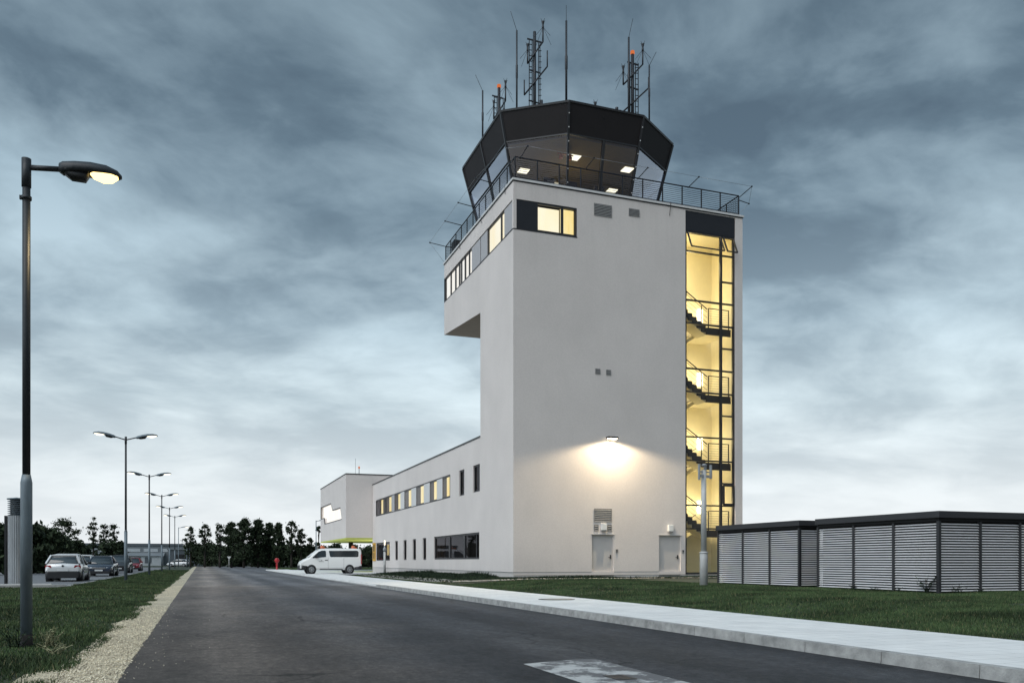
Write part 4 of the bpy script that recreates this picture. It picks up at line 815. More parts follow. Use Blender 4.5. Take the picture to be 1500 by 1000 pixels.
for x, z, lab in ((18.79, 2.78, 'white box lamp above the left grey door, under the louvre'), (22.59, 2.77, 'white box lamp on bare wall above the right grey door')):
    t = thing('wall_lamp', lab, 'wall lamp', (x, Y0, z), 0, 'box lamps above the doors')
    q = MB(); q.box(-0.14, 0.14, -0.16, -0.002, -0.14, 0.19); q.build('body', M['white'], t, bevel=0.02); q = MB(); q.box(-0.11, 0.11, -0.15, -0.02, -0.19, -0.142); q.build('diffuser', M['vent'], t)
for x, z, lab in ((19.53, 1.62, 'small grey entry keypad right of the left door'), (23.36, 1.60, 'small grey entry keypad beside the stair glazing')):
    t = thing('entry_keypad', lab, 'keypad', (x, Y0, z), 0, 'keypads beside the doors')
    q = MB(); q.box(-0.055, 0.055, -0.05, -0.002, -0.09, 0.09); q.build('body', M['vent'], t, bevel=0.01); q = MB(); q.box(-0.035, 0.035, -0.058, -0.051, -0.02, 0.06); q.build('buttons', M['dark'], t)
# amber sign with dark pictograms at the wing's end
t = thing('wall_sign', 'narrow amber sign with dark markings on the wing wall by the entrance', 'sign', (X0, 73.15, 1.9))
q = MB(); q.box(-0.05, -0.003, -0.6, 0.6, -0.78, 0.78); q.build('panel', M['yellow'], t)
q = MB()
for z, h in ((0.42, 0.5), (-0.25, 0.62)): q.lathe([(0.0, 0), (0.12, 0.05), (0.17, h / 2), (0.1, h - 0.05), (0, h)], (0, 0, 0), 10); 
q = MB(); q.box(-0.056, -0.051, -0.25, 0.25, 0.05, 0.62); q.box(-0.056, -0.051, -0.2, 0.2, -0.6, -0.08); q.build('pictogram', M['plastic'], t)

# antennas on the cab roof
def gp_antenna(mb, p, s=1.0):
    """ground-plane aerial: cup with upright spikes and drooping radials on top of point p"""
    x, y, z = p; mb.lathe([(0.03, 0), (0.10 * s, 0.04), (0.10 * s, 0.10), (0.05, 0.16), (0.05, 0.24), (0.13 * s, 0.34), (0.13 * s, 0.40), (0.0, 0.42)], p, 10)
    for k in range(4):
        a = k * math.pi / 2 + 0.5; mb.tube([(x + 0.08 * math.cos(a), y + 0.08 * math.sin(a), z + 0.4), (x + 0.24 * s * math.cos(a), y + 0.24 * s * math.sin(a), z + 0.8 * s)], 0.012, 4)
        mb.tube([(x, y, z + 0.1), (x + 0.95 * s * math.cos(a), y + 0.95 * s * math.sin(a), z - 1.05 * s)], 0.010, 4)
def mast(u, d, vtop, label, beacon, ladders, bars, arms, aerials, dipoles):
    """offsets are metres across and above the mast foot"""
    x, y = at(u, d); zb = ZE + 0.1; h = hz(vtop, d) - zb; t = thing('antenna_mast', label, 'antenna mast', (x, y, zb), -YAW * 0.5, 'lattice antenna masts on the cab roof')
    q = MB(); q.tube([(0, 0, 0), (0, 0, h)], 0.085, 10); q.lathe([(0.2, 0), (0.2, 0.06), (0.1, 0.1)], n=10); q.build('pole', M['rail'], t)
    for a0, a1, zt, stagger in ladders:
        q = MB(); q.bar((a0, 0, 0), (a0, 0, zt), 0.04); q.bar((a1, 0, 0), (a1, 0, zt), 0.04)
        for i in range(int(zt / 0.30)): q.bar((a0, 0, 0.2 + 0.3 * i), (a1 + stagger, 0, 0.2 + 0.3 * i + stagger * 0.3), 0.03)
        q.build('ladder', M['rail'], t)
    for a0, a1, z in bars: q = MB(); q.bar((a0, 0.03, z + 0.06), (a1, 0.03, z - 0.06), 0.06); q.build('cross_bar', M['rail'], t)
    for p, r in arms: q = MB(); q.tube([(p[0], -0.1, p[1]), (r[0], -0.1, r[1])], 0.042, 8); q.build('arm', M['rail'], t)
    for ax, z0, z1, sc in aerials: q = MB(); q.tube([(ax, -0.1, z0), (ax, -0.1, z1)], 0.042, 8); gp_antenna(q, (ax, -0.1, z1), sc); q.build('aerial', M['rail'], t)
    for ax, z0, z1, rr in dipoles: q = MB(); q.tube([(ax, -0.1, z0), (ax, -0.1, z1)], rr, 8); q.build('dipole', M['rail'], t)
    if beacon: q = MB(); q.lathe([(0.09, 0), (0.12, 0.04), (0.11, 0.17), (0.0, 0.22)], (0, 0, h), 10); q.build('beacon', M['red_glow'], t)
mast(783, 45.5, 47, 'tallest antenna mast on the cab roof, two ladders and four aerials', False, [(-0.29, -0.13, 5.0, 0), (0.22, 0.30, 4.9, 0.08)], [(-0.40, 0.40, 4.95), (-0.30, 0.3, 3.3), (-0.32, 0.32, 1.65)],
     [((-0.40, 3.6), (0.44, 4.85)), ((-0.58, 1.9), (0.68, 3.55))], [(0.44, 4.85, 5.55, 0.62), (-0.40, 3.6, 4.25, 0.55)], [(0.68, 3.55, 4.4, 0.035), (-0.58, 1.9, 2.7, 0.035), (0.36, 0, 1.7, 0.08)])
mast(926.5, 45.5, 80, 'antenna mast with orange light on the right of the cab roof', True, [(0.16, 0.32, 3.75, 0), (-0.24, -0.14, 3.7, -0.07)], [(-0.28, 0.36, 3.72), (-0.26, 0.36, 2.4), (-0.26, 0.38, 1.0)],
     [((-0.55, 2.45), (0.54, 3.65)), ((-0.52, 1.05), (0.86, 2.4))], [(-0.55, 2.45, 3.05, 0.6), (0.54, 3.65, 4.35, 0.62)], [(0.86, 2.4, 3.0, 0.03)])
mast(731, 48.5, 129, 'short antenna mast with orange light at the left rear of the cab roof', True, [(-0.28, -0.12, 3.6, 0), (0.24, 0.32, 3.5, 0)], [(-0.40, 0.28, 3.55), (-0.3, 0.3, 2.3)],
     [((-0.32, 2.2), (0.36, 3.3))], [(0.36, 3.3, 4.05, 0.6), (-0.32, 2.2, 2.85, 0.55)], [])
def whip(u, d, vtop, vthin, label, lean=0.0, r=0.05, vbase=None):
    x, y = at(u, d); zb = ZE + 0.1; h = hz(vtop, d) - zb; t = thing('whip_antenna', label, 'whip antenna', (x, y, zb), 0, 'whip antennas on the cab roof')
    q = MB(); q.tube([(0, 0, 0), (0, 0, h * 0.45), (0, 0, h * 0.46), (0, 0, h * 0.6), (0, 0, h * 0.61), (0, 0, h)], [r, r, r * 1.25, r * 1.25, r * 0.9, r * 0.9], 8); q.lathe([(r * 1.5, -0.02), (r * 1.5, 0.1), (r, 0.12)], (0, 0, 0), 8); q.build('rod', M['rail'], t)
    hh = hz(vthin, d) - zb - h; q = MB(); q.tube([(0, 0, h - 0.02), (lean, 0, h + hh)], 0.013, 4); q.build('tip', M['rail'], t)
whip(829.5, 43.2, 31, 8, 'thick tall whip antenna at the front corner of the cab roof', 0, 0.062)
whip(757, 44.0, 45, 19, 'whip antenna left of the tallest mast, wire tip bent to the left', -0.34)
whip(707, 47.0, 133, 112, 'leftmost whip antenna on the cab roof edge, wire tip bent left', -0.42)
whip(951, 44.6, 96, 74, 'rightmost whip antenna, thin pole with clamped box right of the orange lit mast', 0.42, 0.045)
whip(921, 45.2, 55, 26, 'whip antenna strapped to the left ladder of the right mast', 0.25, 0.06)
t = thing('cup_antenna', 'small cup shaped antenna alone on the cab roof front edge', 'antenna', (*at(872, 43.4), ZE + 0.1), 0); q = MB(); q.tube([(0, 0, 0), (0, 0, 0.1)], 0.05, 8); gp_antenna(q, (0, 0, 0.08), 0.6); q.build('cup', M['rail'], t)
t = thing('beacon_pair', 'pair of stub beacons on the cab roof left of the right mast', 'beacon', (*at(905, 44.2), ZE + 0.1), 0)
for dx, hh in ((-0.06, 0.62), (0.12, 0.5)): q = MB(); q.lathe([(0.03, 0), (0.03, hh - 0.2), (0.08, hh - 0.18), (0.09, hh), (0.0, hh + 0.05)], (dx, 0, 0), 8); q.bar((dx, 0, hh * 0.4), (dx + 0.15, 0, hh * 0.75), 0.04); q.build('stub', M['rail'], t)
# obstruction light on the entrance block
t = thing('obstruction_light', 'thin mast with red obstruction light on the entrance block roof', 'obstruction light', (*at(526, 74.8), BZ1)); q = MB(); q.tube([(0, 0, 0), (0, 0, 0.62)], 0.03, 6); q.tube([(-0.32, 0, 0), (-0.32, 0, 1.5)], 0.012, 5); q.build('pole', M['rail'], t); q = MB(); q.lathe([(0.05, 0), (0.08, 0.03), (0.07, 0.16), (0, 0.2)], (0, 0, 0.62), 8); q.build('lamp', M['red_glow'], t)

# ================================================================== STREET FURNITURE
def head_mb(L_=1.0, w=0.26, tilt=0.0):
    """cobra head luminaire pointing along +X from the origin; returns (shell, gear tray, lens)"""
    sh = MB(); rings = []
    for f, hw, up, dn in ((0.0, 0.05, 0.05, 0.05), (0.06, 0.09, 0.075, 0.07), (0.25, 0.12, 0.10, 0.04), (0.5, 0.145, 0.115, 0.025), (0.75, 0.145, 0.105, 0.02), (0.93, 0.10, 0.06, 0.02), (1.0, 0.03, 0.01, 0.02)):
        x = f * L_; z = math.tan(tilt) * x - (0.12 * f * f * L_ if tilt else 0)
        hw *= w / 0.26
        rings.append([(x, -hw, z - dn), (x, -hw, z + up * 0.35), (x, -hw * 0.6, z + up * 0.9), (x, 0, z + up), (x, hw * 0.6, z + up * 0.9), (x, hw, z + up * 0.35), (x, hw, z - dn), (x, 0, z - dn * 1.05)])
    sh.loft(rings)
    zf = lambda f: math.tan(tilt) * f * L_ - (0.12 * f * f * L_ if tilt else 0)
    tr = MB(); tr.loft([[(f * L_, -0.085, zf(f) - 0.03), (f * L_, 0.085, zf(f) - 0.03), (f * L_, 0.06, zf(f) - 0.03 - dd), (f * L_, -0.06, zf(f) - 0.03 - dd)] for f, dd in ((0.1, 0.05), (0.2, 0.10), (0.42, 0.10), (0.47, 0.03))])
    ln = MB(); n = 10; rings = []
    for f, k in ((0.49, 0.1), (0.55, 0.6), (0.7, 1.0), (0.84, 0.85), (0.94, 0.2)):
        rings.append([(f * L_, 0.115 * (w / 0.26) * min(1, k + 0.3) * math.cos(math.pi * j / (n - 1)), zf(f) - 0.018 - 0.095 * k * math.sin(math.pi * j / (n - 1))) for j in range(n)])
    ln.loft(rings)
    return sh, tr, ln
def near_lamp():
    t = thing('street_lamp', 'near tall single arm street lamp with glaring warm light, standing in the verge', 'street lamp', (-2.11, 12.25, 0.0))
    q = MB(); q.tube([(0, 0, 0.17), (0, 0, 2.10), (0, 0, 2.20)], [0.068, 0.068, 0.05], 18); q.build('lower_pole', M['pole'], t)
    q = MB(); q.tube([(0, 0, -0.2), (0, 0, 0.17)], 0.072, 18); q.build('base_sleeve', M['void'], t)
    q = MB(); q.tube([(0, 0, 2.18), (0, 0, 6.18)], 0.047, 16); q.tube([(0, 0, 5.86), (0, 0, 6.22)], 0.056, 16); q.tube([(0, 0, 5.70), (0, 0, 5.74)], 0.062, 12); q.cbox((-0.062, 0, 5.72), 0.03, 0.03, 0.05); q.build('upper_pole', M['poleu'], t)
    q = MB(); q.tube([(0, 0, 6.11), (0.42, 0, 6.15)], 0.034, 12); q.build('arm', M['poleu'], t)
    sh, tr, ln = head_mb(0.74, 0.22, 0.0)
    for m_, nm, mm in ((sh, 'lamp_head', 'poleu'), (tr, 'gear_tray', 'plastic'), (ln, 'lens', 'lens_warm')): o = m_.build(nm, M[mm], t); o.location = (0.37, 0, 6.17); o.rotation_euler = (0, R(1), 0)
    l = bpy.data.lights.new('street_light', 'SPOT'); l.energy = 130; l.color = (1.0, 0.76, 0.42); l.spot_size = R(150); l.spot_blend = 0.7; l.shadow_soft_size = 0.12
    o = bpy.data.objects.new('street_light', l); COL.objects.link(o); o.parent = t; o.location = (0.9, 0, 6.0)
near_lamp()
def double_lamp():
    t = thing('double_street_lamp', '', 'street lamp', (0, 0, 0))
    q = MB(); q.tube([(0, 0, -0.1), (0, 0, 2.72)], 0.085, 14); q.tube([(0, 0, 2.72), (0, 0, 2.82)], [0.085, 0.05], 14); q.build('lower_pole', M['pole'], t)
    q = MB(); q.tube([(0, 0, 2.8), (0, 0, 7.75)], [0.058, 0.05], 12); q.tube([(0, 0, 7.5), (0, 0, 7.9)], 0.06, 12); q.build('upper_pole', M['poleu'], t)
    for s in (1, -1):
        q = MB(); q.tube([(0, 0, 7.72), (s * 0.62, 0, 7.90)], 0.032, 10); q.build('arm', M['poleu'], t)
        sh, tr, ln = head_mb(1.1, 0.34, 0.26)
        hd = sh.build('lamp_head', M['pole'], t); hd.location = (s * 0.52, 0, 7.87); hd.rotation_euler = (0, 0, 0 if s > 0 else math.pi)
        tr.build('gear_tray', M['plastic'], hd); ln.build('lens', M['lens_pale'], hd)
    return t
proto = double_lamp(); LY = [(50.7, 'nearest'), (72.3, 'second'), (93.9, 'third'), (115.5, 'fourth'), (137.0, 'farthest')]
for i, (y, w) in enumerate(LY):
    o = proto if i == 0 else copy_tree(proto); o.location = (-3.95, y, 0.0); o['group'] = 'double arm lamps along the car park'
    o['label'] = ('tallest looking double arm street lamp, nearest of the row beside the car park' if i == 0 else f'{w} double arm street lamp of the row beside the car park')
def far_single(u, d, vtop, label):
    x, y = at(u, d); h = hz(vtop, d); t = thing('single_street_lamp', label, 'street lamp', (x, y, 0), 0, 'distant single arm lamps'); q = MB(); q.tube([(0, 0, 0), (0, 0, 2.6), (0, 0, 2.7), (0, 0, h)], [0.09, 0.09, 0.06, 0.055], 10); q.build('pole', M['pole'], t)
    sh, tr, ln = head_mb(1.3, 0.34, 0.2); q = MB(); q.tube([(0, 0, h - 0.1), (0.5, 0, h)], 0.035, 8); q.build('arm', M['poleu'], t)
    hd = sh.build('lamp_head', M['pole'], t); hd.location = (0.45, 0, h); ln.build('lens', M['lens_pale'], hd)
far_single(261.5, 150, 772, 'thin single arm street lamp just left of the far road end')
far_single(463, 118, 762, 'thin single arm lamp post behind the white van bonnet')
for u, vt in ((274, 800), (278, 802)):
    x, y = at(u, 150); t = thing('steel_post', 'plain grey steel post, ' + ('left' if u < 276 else 'right') + ' of the pair at the far end of the car park', 'post', (x, y, 0), 0, 'pair of far posts'); q = MB(); q.tube([(0, 0, 0), (0, 0, hz(vt, 150))], 0.12, 10); q.build('shaft', M['pole'], t); q = MB(); q.lathe([(0.13, 0), (0.13, 0.06), (0, 0.1)], (0, 0, hz(vt, 150)), 10); q.build('cap', M['poleu'], t)
# pole with panel antennas in the lawn
t = thing('antenna_pole', 'pale steel pole with small panel antennas in the lawn before the stair glazing', 'antenna pole', (15.73, 24.38, gz(15.7, 24.4)))
q = MB(); q.tube([(0, 0, -0.1), (0, 0, 1.10), (0, 0, 1.12)], [0.135, 0.13, 0.12], 18); q.lathe([(0.145, 1.085), (0.145, 1.12), (0.10, 1.14)], n=18); q.build('sleeve', M['pole_pale'], t)
q = MB(); q.tube([(0, 0, 1.12), (0, 0, 3.85)], [0.095, 0.085], 16); q.tube([(0, 0, 3.85), (0, 0, 3.87)], [0.09, 0.06], 16); q.build('shaft', M['pole_pale'], t)
q = MB(); q.bar((-0.24, -0.05, 3.80), (0.24, 0.0, 3.80), 0.04); q.tube([(0.02, 0, 3.86), (0.02, 0, 4.02)], 0.02, 8); q.build('bracket', M['steel'], t)
for x, y, z, w, h in ((-0.24, -0.1, 3.78, 0.05, 0.52), (0.22, -0.08, 3.80, 0.06, 0.46), (0.13, 0.1, 3.83, 0.05, 0.4)): q = MB(); q.cbox((x, y, z), w, 0.09, h); q.build('panel_antenna', M['steel'], t, bevel=0.01)
q = MB(); q.lathe([(0.0, 0), (0.08, 0.0), (0.09, 0.04), (0.05, 0.07), (0, 0.07)], (0.02, 0, 4.0), 12); q.cbox((-0.12, -0.08, 3.66), 0.10, 0.08, 0.09); q.cbox((0.12, -0.08, 3.64), 0.10, 0.08, 0.09); q.build('sensor', M['steel'], t)
# bollard light before the wing
t = thing('bollard_light', 'slim pale bollard light before the wing end window', 'bollard light', (*at(563.5, 63), 0.2)); q = MB(); q.tube([(0, 0, -0.1), (0, 0, 1.6)], 0.09, 12); q.build('post', M['pole_pale'], t); q = MB(); q.lathe([(0.06, 1.6), (0.13, 1.7), (0.12, 1.86), (0.05, 1.95), (0.05, 2.1), (0, 2.1)], n=12); q.build('head', M['steel'], t); q = MB(); q.tube([(0, 0, 2.1), (0, 0, 2.45)], 0.05, 8); q.build('lamp', M['lens_pale'], t)
# hydrant
t = thing('fire_hydrant', 'red pillar fire hydrant at the grass corner beyond the van', 'fire hydrant', (*at(405.5, 98), 0.02)); q = MB(); q.lathe([(0.16, 0), (0.16, 0.08), (0.10, 0.1), (0.11, 0.9), (0.2, 0.95), (0.22, 1.05), (0.22, 1.32), (0.17, 1.42), (0.0, 1.46)], n=16); q.build('body', M['red'], t)
for s in (-1, 1): q = MB(); q.tube([(s * 0.2, 0, 1.18), (s * 0.3, 0, 1.18)], 0.07, 10); q.build('outlet', M['red'], t)
# small signs
def post_sign(u, d, vt, label, w, h):
    x, y = at(u, d); z = hz(vt, d); t = thing('post_sign', label, 'sign', (x, y, 0)); q = MB(); q.tube([(0, 0, 0), (0, 0, z)], 0.04, 8); q.build('post', M['pole_pale'], t); q = MB(); q.add([(-w / 2, -0.05, z), (w / 2, -0.05, z), (0.05, -0.05, z - h), (-0.05, -0.05, z - h), (-w / 2, -0.02, z), (w / 2, -0.02, z), (0.05, -0.02, z - h), (-0.05, -0.02, z - h)], [(0, 1, 2, 3), (7, 6, 5, 4), (0, 4, 5, 1), (1, 5, 6, 2), (2, 6, 7, 3), (3, 7, 4, 0)]); q.build('board', M['white'], t)
post_sign(335.5, 112, 814.5, 'small white tapered sign on a thin post at the far end of the road', 0.5, 0.35)
post_sign(66.5, 75, 814, 'small pale sign post beside the dark hedge left of the silver hatchback', 0.28, 0.3)
# ventilation shaft at the left edge
t = thing('ventilation_shaft', 'round grey metal ventilation shaft with louvred top at the left edge', 'ventilation shaft', (*at(24, 36.5), 0.05))
q = MB(); q.loft([[(r * math.cos(2 * math.pi * k / 48), r * math.sin(2 * math.pi * k / 48), z) for k in range(48) for r in ((0.33 if k % 2 else 0.315),)] for z in (0.0, 3.0)], smooth=False); q.build('casing', M['steel'], t)
q = MB()
for i in range(8): z = 3.02 + 0.085 * i; q.lathe([(0.24, z + 0.02), (0.335, z), (0.335, z + 0.015), (0.24, z + 0.045)], n=32)
q.build('louvre', M['pole'], t)
q = MB(); q.tube([(0, 0, 3.0), (0, 0, 3.7)], 0.23, 24); q.build('core', M['void'], t); q = MB(); q.lathe([(0.36, 3.70), (0.36, 3.75), (0.0, 3.80)], n=32); q.build('cap', M['pole'], t)
q = MB(); q.box(-0.43, -0.35, -0.15, 0.15, 0, 3.0); q.build('cable_duct', M['plastic'], t)
q = MB(); q.box(-2.5, 1.5, -1.1, -0.9, -0.05, 0.10); q.build('kerb_edge', M['cap'], t)

# --- louvred enclosures
def shed(x0, x1, y0, y1, zt, nl, nf, label):
    zb = gz(x0, y0); t = thing('louvred_enclosure', label, 'equipment enclosure', (x0, y0, zb), 0, 'louvred equipment enclosures'); W, D, H = x1 - x0, y1 - y0, zt - zb
    q = MB(); q.box(-0.10, W + 0.1, -0.10, D + 0.02, H - 0.17, H); q.build('roof_fascia', M['dark'], t, bevel=0.008)
    q = MB(); q.box(-0.02, W, -0.02, D, H - 0.25, H - 0.172); q.box(0.10, W - 0.1, 0.10, D - 0.1, 0.0, H - 0.26); q.build('inner_box', M['void'], t)
    ht, hb = H - 0.27, 0.06; n = 26; p = (ht - hb) / n
    def louvre(a, b, axis):
        mb = MB()
        for i in range(n):
            z = hb + p * i
            pr = ((0.0, 0.0), (0.0, 0.10), (0.045, 0.50), (0.055, 0.50), (0.012, 0.0))     # depth, height of one blade
            P = [((dd, a, z + p * hh), (dd, b, z + p * hh)) if axis == 'y' else ((a, dd, z + p * hh), (b, dd, z + p * hh)) for dd, hh in pr]
            for k in range(5): (A, B), (C_, D_) = P[k], P[(k + 1) % 5]; mb.add([A, B, D_, C_], [(0, 1, 2, 3)])
        mb.build('louvre_panel', M['louvre'], t, recalc=False)
    for i in range(nl): a, b = D * i / nl, D * (i + 1) / nl; louvre(a + 0.035, b - 0.035, 'y')
    for i in range(nf): a, b = W * i / nf, W * (i + 1) / nf; louvre(a + 0.035, b - 0.035, 'x')
    for i in range(1, nl + 1):
        q = MB(); y = D * i / nl; q.box(-0.022, 0.05, y - 0.035, y + 0.035, -0.05, H - 0.252); q.build('post', M['dark'], t)
    for i in range(1, nf + 1): q = MB(); x = W * i / nf; q.box(x - 0.035, x + 0.035, -0.022, 0.05, -0.05, H - 0.252); q.build('post', M['dark'], t)
    q = MB(); q.box(-0.03, 0.05, -0.03, 0.05, -0.05, H - 0.252); q.build('post', M['dark'], t)
M['louvre'] = mat('louvre_aluminium', (0.70, 0.69, 0.69), 0.5, 0.0, var=0.06, vscale=2)
shed(17.35, 22.9, 16.28, 20.72, 2.36, 3, 4, 'nearer and larger louvred metal enclosure with dark roof edge at the right')
shed(17.58, 21.5, 21.85, 26.3, 2.38, 3, 3, 'farther louvred metal enclosure half hidden behind the nearer one')

# ================================================================== VEHICLES
def wheels(t, W, ys, r=0.31, w=0.2):
    for y in ys:
        for s in (-1, 1):
            x = s * (W / 2 - w / 2 + 0.014); q = MB(); n = 24
            prof = [(-w / 2, r * 0.62), (-w / 2, r * 0.95), (-w * 0.35, r), (w * 0.35, r), (w / 2, r * 0.95), (w / 2, r * 0.62)]
            q.loft([[(x + a, y + b * math.cos(2 * math.pi * k / n), r + b * math.sin(2 * math.pi * k / n)) for k in range(n)] for a, b in prof]); wh = q.build('wheel', M['tyre'], t)
            q = MB(); xo = x + s * (w / 2 + 0.004)
            for k in range(8):
                a = 2 * math.pi * k / 8; q.bar((xo, y, r), (xo, y + r * 0.6 * math.cos(a), r + r * 0.6 * math.sin(a)), 0.055, 0.04)
            ringp = [[(xo + dx, y + rr * math.cos(2 * math.pi * k / n), r + rr * math.sin(2 * math.pi * k / n)) for k in range(n)] for dx, rr in ((s * 0.022, r * 0.56), (s * 0.028, r * 0.64), (-s * 0.03, r * 0.64))]
            q.loft(ringp, caps=False); q.build('rim', M['rim'], wh)
            q = MB(); ra = r * 1.17; q.loft([[(s * xx, y + ra * math.cos(2 * math.pi * k / n), r + ra * math.sin(2 * math.pi * k / n)) for k in range(n)] for xx in (W / 2 - 0.30, W / 2 + 0.003)]); q.build('wheel_arch', M['plastic'], t)
def section(y, hw, zl, zb, crown=0.03, tuck=0.86):
    h = zb - zl; pts = [(0, zl), (hw * tuck, zl), (hw * 0.97, zl + h * 0.18), (hw, zl + h * 0.45), (hw * 0.985, zl + h * 0.75), (hw * 0.93, zl + h * 0.94), (hw * 0.86, zb), (0, zb + crown)]
    return [(x, y, z) for x, z in pts] + [(-x, y, z) for x, z in pts[-2:0:-1]]
def car(label, kind, paint, loc, rz, group='cars in the car park', detail=True):
    """front is +Y. kind: hatch / sedan / estate"""
    L_, W, H, rr = {'hatch': (4.2, 1.76, 1.48, 0.31), 'sedan': (4.8, 1.84, 1.47, 0.33), 'estate': (4.6, 1.8, 1.66, 0.33)}[kind]
    t = thing('parked_car', label, 'car', loc, rz, group); l = L_ / 2
    if paint not in M:
        c = {'silver': (0.64, 0.645, 0.65), 'navy': (0.012, 0.020, 0.040), 'black': (0.012, 0.012, 0.015), 'crimson': (0.22, 0.012, 0.022), 'pearl': (0.70, 0.71, 0.71)}[paint]
        M[paint] = mat('car_paint_' + paint, c, 0.25, 0.12 if paint == 'silver' else 0.0, coat=0.8)
    p = M[paint]; bz = 0.93 if kind != 'estate' else 1.0
    rear_h = {'hatch': 0.98, 'sedan': 1.0, 'estate': 1.03}[kind]
    st = [(-l, W * 0.42, 0.36, 0.72), (-l + 0.05, W * 0.465, 0.26, rear_h - 0.05), (-l + 0.25, W * 0.49, 0.22, rear_h), (-l + 1.0, W * 0.5, 0.2, bz + 0.03), (0.2, W * 0.5, 0.2, bz), (l - 1.15, W * 0.5, 0.2, bz - 0.03), (l - 0.5, W * 0.485, 0.2, bz - 0.12), (l - 0.12, W * 0.44, 0.22, bz - 0.24), (l, W * 0.38, 0.3, bz - 0.36)]
    q = MB(); q.loft([section(*s) for s in st]); b = q.build('body', p, t)
    # dark lower bumpers
    q = MB(); q.loft([section(y, hw, 0.19, z, 0, 0.92) for y, hw, z in ((-l - 0.03, W * 0.42, 0.5), (-l + 0.02, W * 0.475, 0.60), (-l + 0.3, W * 0.497, 0.55))]); q.build('bumper', M['plastic'], t); q = MB(); q.loft([section(y, hw, 0.19, z, 0, 0.92) for y, hw, z in ((l - 0.35, W * 0.487, 0.36), (l - 0.05, W * 0.45, 0.4), (l + 0.02, W * 0.38, 0.38))]); q.build('bumper', M['plastic'], t)
    # greenhouse
    if kind == 'sedan': g = [(-1.75, 0.70, 1.0), (-1.0, 0.60, H - 0.06), (0.0, 0.61, H), (0.5, 0.60, H - 0.03), (1.35, 0.72, 0.93)]
    elif kind == 'hatch': g = [(-l + 0.12, 0.70, rear_h - 0.02), (-l + 0.52, 0.60, H - 0.06), (-0.3, 0.61, H), (0.35, 0.60, H - 0.03), (1.2, 0.70, 0.92)]
    else: g = [(-l + 0.08, 0.72, rear_h), (-l + 0.35, 0.64, H - 0.05), (-0.2, 0.65, H), (0.55, 0.64, H - 0.03), (1.4, 0.74, 0.98)]
    def gs(y, hw, z, k=0.0):
        zb_ = bz - 0.05; top = z; base = min(W * 0.455, 0.82)
        f = max(0.0, min(1.0, (z - zb_) / (H - zb_))); hb_ = base; ht_ = base + (hw - base) * f if f > 0.1 else base * 0.97
        return [(-hb_ - k, y, zb_), (hb_ + k, y, zb_), (ht_ + k, y, top - 0.04), (ht_ * 0.8, y, top), (-ht_ * 0.8, y, top), (-ht_ - k, y, top - 0.04)]
    q = MB(); q.loft([gs(*s) for s in g]); gh = q.build('window', M['carglass'], t)
    q = MB(); rf = [(g[1][0] - 0.06, g[1][1] + 0.012, g[1][2])] + [(y, hw + 0.012, z) for y, hw, z in g[2:4]]
    q.loft([[(-hw, y, z - 0.055), (hw, y, z - 0.055), (hw, y, z - 0.01), (hw * 0.75, y, z + 0.02), (-hw * 0.75, y, z + 0.02), (-hw, y, z - 0.01)] for y, hw, z in rf]); q.build('roof', p, t)
    q = MB(); bs = min(W * 0.455, 0.82)
    for s in (-1, 1):
        q.bar((s * (bs + 0.003), g[4][0] - 0.05, bz - 0.03), (s * (g[3][1] + 0.002), g[3][0], g[3][2] - 0.035), 0.07, 0.06); q.bar((s * (bs - 0.005), g[0][0] + 0.03, rear_h - 0.04), (s * (g[1][1] + 0.004), g[1][0], g[1][2] - 0.035), 0.09, 0.12)
        q.bar((s * (bs + 0.01), -0.35, bz - 0.03), (s * (0.62), -0.30, H - 0.05), 0.035, 0.10)
    q.build('pillar', p, t)
    wheels(t, W, (-l + 0.82, l - 0.85), rr)
    for s in (-1, 1):
        q = MB(); q.loft([[(s * (W * 0.475 + k), y, z0), (s * (W * 0.475 + k), y, z0 + 0.14), (s * W * 0.33, y - e, z0 + 0.15), (s * W * 0.30, y - e, z0 + 0.02)] for y, k, z0, e in ((-l + 0.2, 0.012, rear_h - 0.26, 0.21), (-l + 0.06, 0.004, rear_h - 0.25, 0.07))]); q.build('tail_light', M['redlens'], t)
        q = MB(); q.loft([[(s * W * 0.47, y - 0.22, z0), (s * W * 0.46, y - 0.2, z0 + 0.12), (s * W * 0.26, y + 0.03, z0 + 0.10), (s * W * 0.27, y + 0.05, z0)] for y, z0 in ((l - 0.16, bz - 0.36), (l - 0.05, bz - 0.37))]); q.build('headlight', M['clearlens'], t)
        q = MB(); q.lathe([(0.0, -0.06), (0.09, -0.04), (0.10, 0.04), (0.05, 0.08), (0, 0.08)], (s * (W / 2 + 0.09), 0.78, bz + 0.07), 10); q.bar((s * W * 0.46, 0.8, bz), (s * (W / 2 + 0.05), 0.78, bz + 0.05), 0.04); q.build('mirror', M['plastic'] if kind == 'hatch' and paint == 'silver' else p, t)
    q = MB(); q.box(-0.26, 0.26, -l - 0.05, -l - 0.032, 0.56, 0.67); q.box(-0.26, 0.26, l + 0.022, l + 0.035, 0.38, 0.49); q.build('number_plate', M['plate'], t)
    q = MB(); q.box(-0.42, 0.42, l - 0.06, l + 0.015, 0.53, 0.64)
    for k in range(5): q.box(-0.40, 0.40, l + 0.016, l + 0.024, 0.535 + 0.022 * k, 0.543 + 0.022 * k)
    q.build('grille', M['vent'] if paint == 'navy' else M['plastic'], t)
    q = MB(); n = 12; q.loft([[(0.055 * math.cos(2 * math.pi * k / n), y, rear_h - 0.14 + 0.055 * math.sin(2 * math.pi * k / n)) for k in range(n)] for y in (-l + 0.1, -l - 0.015)]); q.build('emblem', M['plastic'], t)
    return t
car('silver hatchback seen from behind, nearest parked car', 'hatch', 'silver', (-7.0, 52.6, 0.012), 0)
car('dark blue saloon with chrome grille facing the camera', 'sedan', 'navy', (-7.0, 69.5, 0.012), math.pi)
